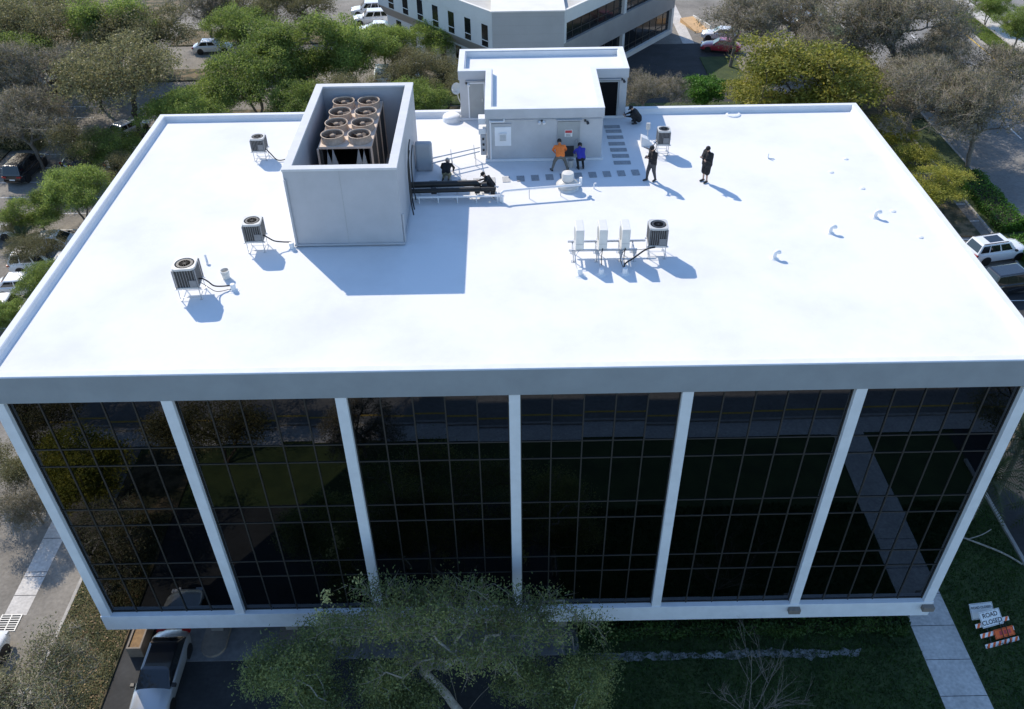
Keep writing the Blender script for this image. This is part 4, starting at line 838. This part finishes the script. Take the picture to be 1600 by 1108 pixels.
palm('shaded palm leaning over the kerb by the office wall', (25.6,8.2,0), 3.2, 4, 28, 2.2); palm('tall shaded palm at the side of the office', (26.2,12.8,0), 5.0, 5, 30, 2.3); palm('low shaded palm crowded among the other palms', (28.8,7.2,0), 2.4, 6, 26, 2.0)
palm('small bright palm plant by the drive on the left', (-39.6,37.6,0), 1.6, 3, 20, 1.5)
fb = thing('fallen_branch', 'long pale fallen branch lying on the shaded grass near the palms', 'branch', (24.6,6.2,.05)); MB().tube([(-1.2,1.2,.06),(0,.5,.1),(1.6,-.5,.08),(2.4,-1.3,.05)],.05,n=6).build('limb','barkpale',fb,smooth=60); MB().tube([(.2,.42,.1),(.9,.5,.35),(1.6,.9,.3)],.025,n=5).build('twig','barkpale',fb,smooth=60)

# ------------------------------------------------------------------ cars
def car_meshes(kind):
    L, Wd, Hh = {'sedan':(4.75,1.84,1.45),'suv':(4.8,1.95,1.78),'van':(5.1,2.0,1.85)}[kind]; hl = L/2
    if kind == 'sedan': top = [(-hl,.62),(-hl+.05,.80),(-hl+.5,1.0),(-hl+1.0,1.02),(0,.98),(hl-1.35,.96),(hl-.6,.86),(hl-.15,.72),(hl,.55)]; cab = (-hl+.45,hl-1.35,-hl+1.15,hl-2.15,.97)
    else: top = [(-hl,.72),(-hl+.05,1.0),(-hl+.4,1.10),(-hl+1.0,1.10),(0,1.08),(hl-1.25,1.06),(hl-.5,1.0),(hl-.12,.88),(hl,.6)]; cab = (-hl+.04,hl-1.2,-hl+.40,hl-1.95,1.06)
    m = MB(); vs = []; hw = Wd/2
    for i,(x,zt) in enumerate(top):
        e = min(1, .80+.20*min(1,(hl-abs(x))/.5)); w_ = hw*e; zb = .24 if abs(x) < hl-.1 else .36
        half = [(w_*.80,zb),(w_*.97,zb+.08),(w_,zb+.30),(w_,zt-.22),(w_*.965,zt-.09),(w_*.86,zt-.015),(w_*.45,zt+.025)]
        ring = half+[(0,zt+.035)]+[(-a,z) for a,z in half[::-1]]
        vs += [(x,a,z) for a,z in ring]
    k = 15; n = len(top); fs = [(i*k+j,(i+1)*k+j,(i+1)*k+j+1,i*k+j+1) for i in range(n-1) for j in range(k-1)]+[((i+1)*k,i*k,i*k+k-1,(i+1)*k+k-1) for i in range(n-1)]
    fs += [tuple(range(k)), tuple(range((n-1)*k,n*k))[::-1]]
    body = m.add(vs, fs).mesh('body', 38)
    xb0,xb1,xt0,xt1,zb = cab; wb = hw*.90; wt = hw*.74; zt = Hh; zb -= .06
    c8 = [(xb0,-wb,zb),(xb1,-wb,zb),(xb1,wb,zb),(xb0,wb,zb),(xt0,-wt,zt),(xt1,-wt,zt),(xt1,wt,zt),(xt0,wt,zt)]
    mm = MB(); mid = [(xb0*.45+xt0*.55-.04,-wb*.42-wt*.58-.02,zb*.42+zt*.58),(xb1*.45+xt1*.55+.04,-wb*.42-wt*.58-.02,zb*.42+zt*.58),(xb1*.45+xt1*.55+.04,wb*.42+wt*.58+.02,zb*.42+zt*.58),(xb0*.45+xt0*.55-.04,wb*.42+wt*.58+.02,zb*.42+zt*.58)]
    tin = [(xt0+.15,-wt+.14,zt+.03),(xt1-.15,-wt+.14,zt+.03),(xt1-.15,wt-.14,zt+.03),(xt0+.15,wt-.14,zt+.03)]
    V = c8[:4]+c8[4:]+tin; mm.add(V, [(0,1,5,4),(1,2,6,5),(2,3,7,6),(3,0,4,7),(4,5,9,8),(5,6,10,9),(6,7,11,10),(7,4,8,11),(8,9,10,11),(3,2,1,0)])
    cabm = mm.mesh('cabin')
    def face(q, u0, u1, v0, v1, off):
        q = [Vector(a) for a in q]; nn = (q[1]-q[0]).cross(q[3]-q[0]).normalized()
        def b(u,v): return (q[0]*(1-u)+q[1]*u)*(1-v)+(q[3]*(1-u)+q[2]*u)*v
        a = [b(u0,v0),b(u1,v0),b(u1,v1),b(u0,v1)]
        return MB().add([p+nn*off for p in a]+[p-nn*.02 for p in a], [(0,1,2,3),(0,4,5,1),(1,5,6,2),(2,6,7,3),(3,7,4,0)])
    F = {'right':[c8[0],c8[1],c8[5],c8[4]],'left':[c8[2],c8[3],c8[7],c8[6]],'front':[c8[1],c8[2],c8[6],c8[5]],'rear':[c8[3],c8[0],c8[4],c8[7]]}
    wins = [('windscreen',face(F['front'],.06,.94,.12,.93,.012).mesh('windscreen')),('rear_window',face(F['rear'],.08,.92,.2,.9,.012).mesh('rear_window'))]
    for sd in ('right','left'):
        cuts = ((.10,.47),(.52,.86)) if kind == 'sedan' else ((.05,.27),(.30,.58),(.62,.90))
        for a,b_ in cuts:
            if sd == 'left': a,b_ = 1-b_,1-a
            wins.append(('side_window',face(F[sd],a,b_,.2,.88,.012).mesh('side_window')))
    roofwin = MB().box(xt0+.75, xt1-.45, -wt*.62, wt*.62, zt+.03, zt+.045).mesh('sunroof')
    wr = .33 if kind == 'sedan' else .37
    tyre = MB().lathe((0,0,0),[(wr*.62,-.11),(wr*.96,-.11),(wr,-.07),(wr,.07),(wr*.96,.11),(wr*.62,.11)],20).mesh('tyre',40); rim = MB().lathe((0,0,0),[(0,.08),(wr*.3,.1),(wr*.62,.105),(wr*.62,-.1),(0,-.1)],16).mesh('rim',40)
    arch = MB().lathe((0,0,0),[(wr*1.0,-.0),(wr*1.17,-.0),(wr*1.17,.012),(wr*1.0,.012)],20).mesh('arch')
    lamp = MB().box(-.09,.09,-.2,.2,-.07,.07).mesh('lamp'); mir = MB().box(-.07,.09,-.09,.09,-.06,.07).mesh('mirror')
    return dict(L=L,W=Wd,H=Hh,body=body,cab=cabm,wins=wins,sun=roofwin,tyre=tyre,rim=rim,arch=arch,lamp=lamp,mir=mir,wr=wr,xt=(xt0,xt1),wt=wt,xb1=xb1,zb=zb)
CM = {k: car_meshes(k) for k in ('sedan','suv','van')}
def car(kind, paint, label, x, y, rzdeg, group='parked cars', sunroof=False, rails=False, cabin_mat=None):
    m = CM[kind]; t = thing('parked_car', label, 'car', (x,y,.01), R(rzdeg), group); hl = m['L']/2; hw = m['W']/2
    def painted(nm, me, bv, pt):
        o = put(nm, me, pt, t, bevel=bv)
        if o.material_slots[0].material != MT[pt]: o.material_slots[0].link = 'OBJECT'; o.material_slots[0].material = MT[pt]
        return o
    b = painted('body', m['body'], 0, paint); c = painted('cabin', m['cab'], .05, cabin_mat or paint)
    for nm, me in m['wins']: put(nm, me, 'carglass', c)
    if sunroof: put('sunroof', m['sun'], 'carglass', c)
    if rails:
        for s in (-1,1): MB().bar((m['xt'][0]+.1,s*(m['wt']-.06),m['H']+.06),(m['xt'][1]-.2,s*(m['wt']-.06),m['H']+.06),.04,.05).build('roof_rail','trim',c)
    for wx in (hl-.92,-hl+.95):
        for s in (-1,1):
            w_ = put('tyre', m['tyre'], 'tyre', t, loc=(wx,s*(hw-.115),m['wr']), rot=(R(-90*s),0,0)); put('rim', m['rim'], 'rim', w_); put('wheel_arch', m['arch'], 'trim', t, loc=(wx,s*(hw-.002),m['wr']+.01), rot=(R(-90*s),0,0))
    zl = .66 if kind == 'sedan' else .80
    for s in (-1,1):
        put('headlight', m['lamp'], None, t, loc=(hl-.12,s*(hw-.33),zl)).data.materials or m['lamp'].materials.append(MT['headlamp'])
        o = put('tail_light', m['lamp'], None, t, loc=(-hl+.07,s*(hw-.30),zl+.12)); o.material_slots[0].link = 'OBJECT'; o.material_slots[0].material = MT['tail']
        put('mirror', m['mir'], 'trim', t, loc=(m['xb1']-.25,s*(hw+.05),m['zb']+.12))
    MB().box(hl-.03,hl+.012,-.45,.45,.42,.60).build('grille','trim',t); MB().box(-hl-.012,-hl+.02,-.26,.26,.60,.72).build('number_plate','signwhite',t)
    return t
car('suv','pwhite','white off road car with black sunroof parked at the right hedge',38.6,34.9,12,sunroof=True,rails=True)
car('suv','pblack','black car parked next to the white off road car',38.0,30.6,12)
car('van','pblack','black van parked beside the dark leafless tree',-45.7,52.2,86)
car('sedan','pwhite','white sedan parked in the open under the olive tree',-36.0,84.0,5)
car('suv','pwhite','white car parked at the slit window wing, farther of two',-18.3,96.9,185); car('suv','pwhite','white car parked at the slit window wing, nearer of two',-17.6,93.4,185); car('sedan','pwhite','white car behind the green trees near the slit window wing',-16.6,89.6,185)
car('suv','pwhite','white car glimpsed under the trees above the chiller screen',-14.1,73.8,95); car('sedan','pwhite','white car glimpsed under the trees beside the penthouse',-10.9,74.8,95)
car('sedan','pwhite','white sedan parked beside the red car',26.7,85.4,165); car('sedan','pred','dark red sedan parked beside the leafless tree',25.9,81.4,165)
for i,(x,y) in enumerate(((38.0,89.0),(37.3,92.6),(38.6,96.2),(37.8,99.8))): car('sedan' if i%2 else 'suv','psilver','silver car in the row glimpsed through the leafless trees',x,y,170,group='silver cars behind the leafless trees')
car('sedan','psilver','silver car glimpsed at the foot of the wide spreading olive tree',-38.8,60.6,60); car('sedan','pblue','dark blue car under the small olive tree by the drive',-40.8,54.4,60); car('sedan','psilver','pale car half hidden behind the left parapet',-37.0,54.2,75)
car('sedan','pwhite','white car nosing into the drive far left',-44.0,40.6,10)
for i,(y,k,lb) in enumerate(((38.6,'sedan','white car under the small trees farthest along the left parapet row'),(35.6,'suv','white car second along the left parapet row'),(32.4,'sedan','white car with dark windows third along the left parapet row'),(29.0,'suv','white car at the near end of the left parapet row'))): car(k,'pwhite',lb,-37.4,y,4)
car('suv','pwhite','white car at the drive edge below the drain grate',-26.3,-.9,85); car('sedan','psilver','pale silver car with cabin coloured black parked half under the office overhang',-17.05,-1.0,-90,cabin_mat='pblack')  # silver body, cabin and roof coloured black
car('sedan','pgrey','grey car glimpsed through the pale leafless tree',-50,72.9,20); car('suv','pgrey','dark car parked beyond the grass median',66.0,80.5,92)

# ------------------------------------------------------------------ people
def capsule(p0, p1, r0, r1, n=12):
    p0 = Vector(p0); p1 = Vector(p1); d = p1-p0; L = d.length; d = d.normalized() if L > 1e-5 else Vector((0,0,1)); a = d.orthogonal().normalized(); b = d.cross(a); pr = []
    for k in range(1,5): t = math.pi/2*k/4; pr.append((-r0*math.cos(t), r0*math.sin(t)))
    for k in range(0,4): t = math.pi/2*k/4; pr.append((L+r1*math.sin(t), r1*math.cos(t)))
    vs = [p0-d*r0]
    for z,r in pr:
        for k in range(n): t = 2*math.pi*k/n; vs.append(p0+d*z+r*(math.cos(t)*a+math.sin(t)*b))
    vs.append(p1+d*r1); m = len(pr); fs = [(0,1+(k+1)%n,1+k) for k in range(n)]+[(1+i*n+k,1+i*n+(k+1)%n,1+(i+1)*n+(k+1)%n,1+(i+1)*n+k) for i in range(m-1) for k in range(n)]+[(len(vs)-1,1+(m-1)*n+k,1+(m-1)*n+(k+1)%n) for k in range(n)]
    return vs, fs
def person(label, loc, rzdeg, J, mats, head='hair', fat=1.0, shorts=False, held=None):
    V = lambda *a: Vector(a)
    pel, che, nek, hd = (Vector(J[k]) for k in ('pelvis','chest','neck','head')); caps = []
    fwd = Vector(J.get('face',(1,0,-.1))).normalized(); upv = (hd-nek).normalized(); fwd = (fwd-upv*fwd.dot(upv)).normalized(); side = upv.cross(fwd)
    for s in (-1,1):
        o = V(0,s*.075,0); caps += [(pel+o, pel*.5+che*.5+o, .125*fat, .12*fat, 'shirt'), (pel*.5+che*.5+o, che+o*1.2, .12*fat, .125*fat, 'shirt')]
        caps.append((pel+V(0,s*.07,-.06), pel+V(0,s*.065,-.02), .13*fat, .125*fat, 'trousers'))
        sh = Vector(J['shoulder'][0 if s<0 else 1]); el = Vector(J['elbow'][0 if s<0 else 1]); wr = Vector(J['wrist'][0 if s<0 else 1])
        caps += [(che+V(0,s*.08,.04), sh, .095, .072*fat, 'shirt'), (sh, el, .066*fat, .05*fat, 'shirt'), (el, wr, .048*fat, .034, 'sleeve'), (wr, wr+(wr-el).normalized()*.075, .03, .034, 'skin')]
        hp = pel+V(0,s*.09,-.02); kn = Vector(J['knee'][0 if s<0 else 1]); an = Vector(J['ankle'][0 if s<0 else 1]); to = Vector(J['toe'][0 if s<0 else 1])
        caps += [(hp, kn, .10*fat, .072*fat+(.02 if shorts else 0), 'trousers')]
        if shorts: caps += [(kn+(an-kn)*.08, an, .055, .04, 'skin')]
        else: caps += [(kn, an, .068*fat, .05, 'trousers')]
        caps += [(an+V(0,0,-.03), to, .052, .042, 'shoe'), (an+V(0,0,-.03), an+(an-to).normalized()*.045+V(0,0,-.045), .05, .042, 'shoe')]
    caps += [(nek, hd, .055, .055, 'skin'), (hd-upv*.0, hd+upv*.035-fwd*.01, .088, .092, 'skin'), (hd+fwd*.03-upv*.075, hd+fwd*.045-upv*.02, .052, .06, 'skin'), (hd+fwd*.098-upv*.03, hd+fwd*.088+upv*.005, .017, .013, 'skin'), (che, nek, .11, .075, 'shirt')]
    for s in (-1,1): caps.append((hd+side*s*.092-upv*.03, hd+side*s*.094+upv*.02, .016, .02, 'skin'))
    m = MB()
    for p0,p1,r0,r1,_ in caps: m.add(*capsule(p0,p1,r0,r1))
    tmp = m.build('tmp', None); rm = tmp.modifiers.new('r','REMESH'); rm.mode = 'VOXEL'; rm.voxel_size = .017; sm = tmp.modifiers.new('s','SMOOTH'); sm.iterations = 3; sm.factor = .5
    dg = bpy.context.evaluated_depsgraph_get(); me = bpy.data.meshes.new_from_object(tmp.evaluated_get(dg)); bpy.data.objects.remove(tmp)
    names = ['shirt','sleeve','trousers','skin','shoe']; me.materials.clear()
    for nme in names: me.materials.append(MT[mats.get(nme, mats['shirt'] if nme == 'sleeve' else 'skin')])
    n = len(me.polygons); ce = np.zeros(n*3); me.polygons.foreach_get('center', ce); ce = ce.reshape(-1,3); best = np.full(n,1e9); mi = np.zeros(n,int)
    for p0,p1,r0,r1,tg in caps:
        a = np.array(p0); d = np.array(p1)-a; t = np.clip(((ce-a)@d)/(d@d+1e-9),0,1); ds = np.linalg.norm(ce-a-t[:,None]*d,axis=1)-(r0+(r1-r0)*t)
        up = ds < best; best[up] = ds[up]; mi[up] = names.index(tg)
    me.polygons.foreach_set('material_index', mi); me.polygons.foreach_set('use_smooth', np.ones(n,bool))
    # five fingers on each hand
    bm = bmesh.new(); bm.from_mesh(me); ex = MB()
    for s in (0,1):
        el = Vector(J['elbow'][s]); wr = Vector(J['wrist'][s]); d = (wr-el).normalized(); lat = d.cross(Vector((0,1,0)) if abs(d.y) < .8 else Vector((1,0,0))).normalized(); pn = lat.cross(d); pa = wr+d*.085
        for k,(of,ln) in enumerate(((-.030,.062),(-.010,.075),(.010,.080),(.029,.070))):
            b0 = pa+lat*of; ex.tube([b0, b0+d*ln*.5-pn*.008, b0+d*ln*.85-pn*.035], [.0095]*2+[.008]*2, n=6, sub=1)
        b0 = wr+d*.035+lat*.03; ex.tube([b0, b0+lat*.03+d*.03, b0+lat*.035+d*.06-pn*.01], [.011,.010,.008], n=6, sub=1)
    b0 = [bm.verts.new(v) for v in ex.v]; 
    for f in ex.f: q = bm.faces.new([b0[i] for i in f]); q.material_index = 3; q.smooth = True
    bm.to_mesh(me); bm.free()
    t = thing('person', label, 'person', loc, R(rzdeg)); put('body', me, None, t)
    fr = Matrix((fwd, side, upv)).transposed().to_4x4(); fr.translation = hd
    if head in ('hair','hairdark'):
        o = MB().lathe((0,0,0),[(.1,-.04),(.104,.02),(.098,.075),(.07,.115),(.03,.132),(0,.135)],16).build('hair','hair',t,smooth=60); o.matrix_local = fr @ Matrix.Rotation(R(-14),4,'Y') @ Matrix.Translation((-.012,0,.0))
    else:
        o = MB().lathe((0,0,0),[(.104,.0),(.107,.04),(.100,.095),(.07,.130),(0,.142)],18).build('cap',head,t,smooth=60); o.matrix_local = fr
        br = MB(); arc = [(.09*math.cos(a)+.02, .098*math.sin(a)) for a in np.linspace(-1.2,1.2,8)]; arc2 = [(.19*math.cos(a*.75)+.0, .10*math.sin(a)) for a in np.linspace(1.2,-1.2,8)]; br.prism(arc[::-1]+arc2[::-1], .028, .040); bo = br.build('brim',head,t); bo.matrix_local = fr
    ey = MB()
    for s in (-1,1): ey.add(*capsule(hd+fwd*.088+side*s*.034+upv*.008, hd+fwd*.089+side*s*.034+upv*.008, .011, .011, 6))
    ey.add(*capsule(hd+fwd*.093-side*.02-upv*.072, hd+fwd*.093+side*.02-upv*.072, .006, .006, 6)); ey.build('face_features','hair',t)
    if held: held(t)
    t.scale = (1.07,1.07,1.07)
    return t
def stand(**k):
    J = dict(pelvis=(0,0,.96),chest=(0,0,1.30),neck=(0,0,1.47),head=(.035,0,1.63),shoulder=((0,-.20,1.41),(0,.20,1.41)),elbow=((-.02,-.26,1.12),(-.02,.26,1.12)),wrist=((.06,-.25,.88),(.06,.25,.88)),knee=((.03,-.10,.50),(.02,.10,.50)),ankle=((0,-.11,.09),(0,.11,.09)),toe=((.17,-.13,.045),(.17,.13,.045)))
    J.update(k); return J
def phone_(t): MB().obox((.40,.0,1.27), .012, .075, .15, ry=R(-35)).build('phone','phone',t)
person('man in black jacket and charcoal trousers looking down at a phone', (6.9,14.55,ZD), 205, stand(head=(.075,0,1.61),face=(1,0,-.5),elbow=((.04,-.26,1.13),(.04,.26,1.13)),wrist=((.30,-.07,1.22),(.28,.06,1.20)),knee=((.14,-.10,.50),(-.05,.10,.50)),ankle=((.16,-.11,.09),(-.16,.11,.09)),toe=((.33,-.12,.045),(.0,.15,.045)),pelvis=(0,0,.93)), dict(shirt='c_black',trousers='c_char',skin='skin',shoe='c_shoe'), head='capblack', held=phone_, fat=1.25)
person('man in long black top and shorts with arms folded and black cap', (9.5,14.35,ZD), 212, stand(head=(.05,0,1.62),face=(1,0,-.3),elbow=((.06,-.28,1.12),(.06,.28,1.12)),wrist=((.25,.05,1.16),(.27,-.05,1.22))), dict(shirt='c_black',trousers='c_black',skin='skin',shoe='c_shoe'), head='capblack', fat=1.5, shorts=True)
person('worker in bright orange shirt stooping with legs apart at the grey door', (2.5,15.75,ZD), 93, dict(pelvis=(-.10,0,.84),chest=(.17,0,1.08),neck=(.30,0,1.19),head=(.42,0,1.27),face=(.6,0,-.8),shoulder=((.22,-.21,1.12),(.22,.21,1.12)),elbow=((.36,-.32,.90),(.36,.30,.90)),wrist=((.50,-.22,.70),(.50,.20,.70)),knee=((.06,-.24,.48),(.06,.24,.48)),ankle=((-.02,-.36,.09),(-.02,.36,.09)),toe=((.14,-.42,.045),(.14,.42,.045))), dict(shirt='c_orange',trousers='c_greyk',skin='skin',shoe='c_shoe'), fat=1.1)
person('worker in blue shirt and black trousers bent over by the grey door', (3.55,15.95,ZD), 100, dict(pelvis=(-.12,0,.64),chest=(.15,0,.84),neck=(.27,0,.93),head=(.37,-.03,1.0),face=(.7,0,-.7),shoulder=((.18,-.19,.88),(.18,.19,.88)),elbow=((.36,-.25,.68),(.36,.25,.68)),wrist=((.52,-.14,.52),(.52,.14,.52)),knee=((.20,-.13,.44),(.16,.13,.44)),ankle=((-.06,-.12,.09),(-.08,.12,.09)),toe=((.10,-.14,.045),(.08,.14,.045))), dict(shirt='c_blue',trousers='c_black',skin='skin',shoe='c_shoe'))
sq = dict(pelvis=(-.16,0,.30),chest=(.06,0,.58),neck=(.16,0,.70),head=(.25,0,.80),face=(.8,0,-.6),shoulder=((.08,-.20,.63),(.08,.20,.63)),elbow=((.30,-.24,.46),(.30,.24,.46)),wrist=((.52,-.12,.42),(.50,.10,.40)),knee=((.24,-.17,.48),(.24,.17,.48)),ankle=((.0,-.15,.09),(.0,.15,.09)),toe=((.17,-.19,.045),(.17,.19,.045)))
person('man all in black squatting at the corner of the penthouse', (6.95,21.2,ZD), 175, sq, dict(shirt='c_black',trousers='c_black',skin='skin',shoe='c_shoe'), head='capblack', fat=1.2, held=lambda t: MB().cyl((.5,.1,.42),(.62,.1,.62),.02,n=6).build('tool','black',t))
person('kneeling worker in dark jacket and khaki trousers between cover and pads', (-3.12,15.25,ZD), 84, dict(pelvis=(-.14,0,.36),chest=(.18,0,.52),neck=(.31,0,.58),head=(.42,0,.63),face=(.7,0,-.7),shoulder=((.22,-.20,.54),(.22,.20,.54)),elbow=((.36,-.30,.32),(.36,.30,.32)),wrist=((.46,-.24,.12),(.46,.24,.12)),knee=((.14,-.14,.10),(.14,.14,.10)),ankle=((-.27,-.13,.10),(-.27,.13,.10)),toe=((-.42,-.14,.05),(-.42,.14,.05))), dict(shirt='c_black',trousers='c_khaki',skin='skin',shoe='c_shoe'), head='capgrey', fat=1.05)
person('crouching worker in black at the end of the black pipes', (-1.0,13.75,ZD), 165, sq, dict(shirt='c_black',trousers='c_char',skin='skin',shoe='c_shoe'), head='capblack')
b2 = thing('bucket', 'white bucket on the roof between the orange and the blue worker', 'bucket', (3.05,16.15,ZD)); MB().lathe((0,0,0),[(0,0),(.14,0),(.17,.36),(.18,.36),(.18,.40),(.155,.40),(.13,.03),(0,.03)],18).build('pail','acgrey',b2,smooth=40)

# ------------------------------------------------------------------ barricade and signs on the lawn
def text_mesh(body, size):
    cu = bpy.data.curves.new('t','FONT'); cu.body = body; cu.size = size; cu.align_x = 'CENTER'; cu.align_y = 'CENTER'; cu.extrude = .002; cu.offset = size*.018
    o = bpy.data.objects.new('t',cu); C.objects.link(o); me = bpy.data.meshes.new_from_object(o.evaluated_get(bpy.context.evaluated_depsgraph_get())); bpy.data.objects.remove(o); return me
def tilted(t, tilt): t.rotation_euler = (R(tilt),0,t.rotation_euler[2]); return t
ba = tilted(thing('barricade', 'striped orange and white road barricade leaning on the shaded lawn', 'barricade', (23.75,.25,.06), R(14)), 38)
for j,(v,sh_) in enumerate(((.0,.12),(.52,.02),(1.02,-.08))):
    x0 = -.95+sh_; rl = MB().box(x0,x0+1.9,v-.1,v+.1,-.01,.012).build('rail','signwhite',ba)
    for k in range(6):
        a = x0+.04+k*.315; MB().add([(a,v-.098,.014),(a+.15,v-.098,.014),(a+.27,v+.098,.014),(a+.12,v+.098,.014)],[(0,1,2,3)]).build('stripe','orange',rl)
for x in (-.45,.45): MB().box(x-.03,x+.03,-.25,1.3,-.06,-.012).build('upright','black',ba)
def sign(label, loc, rz, tilt, wd, h, mat, lines, cat='sign', col='signblack'):
    s = tilted(thing('road_sign', label, cat, loc, R(rz)), tilt); MB().box(-wd/2,wd/2,-h/2,h/2,-.01,.004).build('panel',mat,s,bevel=.004)
    bo = [(-wd/2+.03,-h/2+.03),(wd/2-.03,-h/2+.03),(wd/2-.03,h/2-.03),(-wd/2+.03,h/2-.03)]; MB().ring(bo,inset(bo,.014),.004,.007).build('border',col,s)
    for tx,sz,yy in lines: o = put('lettering', text_mesh(tx,sz), col, s, loc=(0,yy,.007))
    return s
sign('white sign reading ROAD CLOSED in one line behind the other sign', (23.30,1.72,.62), 6, 38, 1.22, .78, 'signwhite', [('ROAD CLOSED',.155,.17)])
sign('white sign reading ROAD CLOSED in two lines leaning on the barricade', (23.40,1.12,.88), 14, 36, 1.18, .76, 'signwhite', [('ROAD',.30,.16),('CLOSED',.30,-.17)])
os_ = sign('orange sign panel with black marks below the white road sign', (24.0,.62,.40), 14, 36, 1.1, .44, 'orange', [])
for x in (-.2,.05,.3): MB().box(x-.07,x+.07,-.09,.10,.004,.008).build('mark','red',os_)
for x in (-.12,.16): MB().bar((x,-.62,.03),(x-.04,.52,.10),.03,.03).build('strut','black',os_)
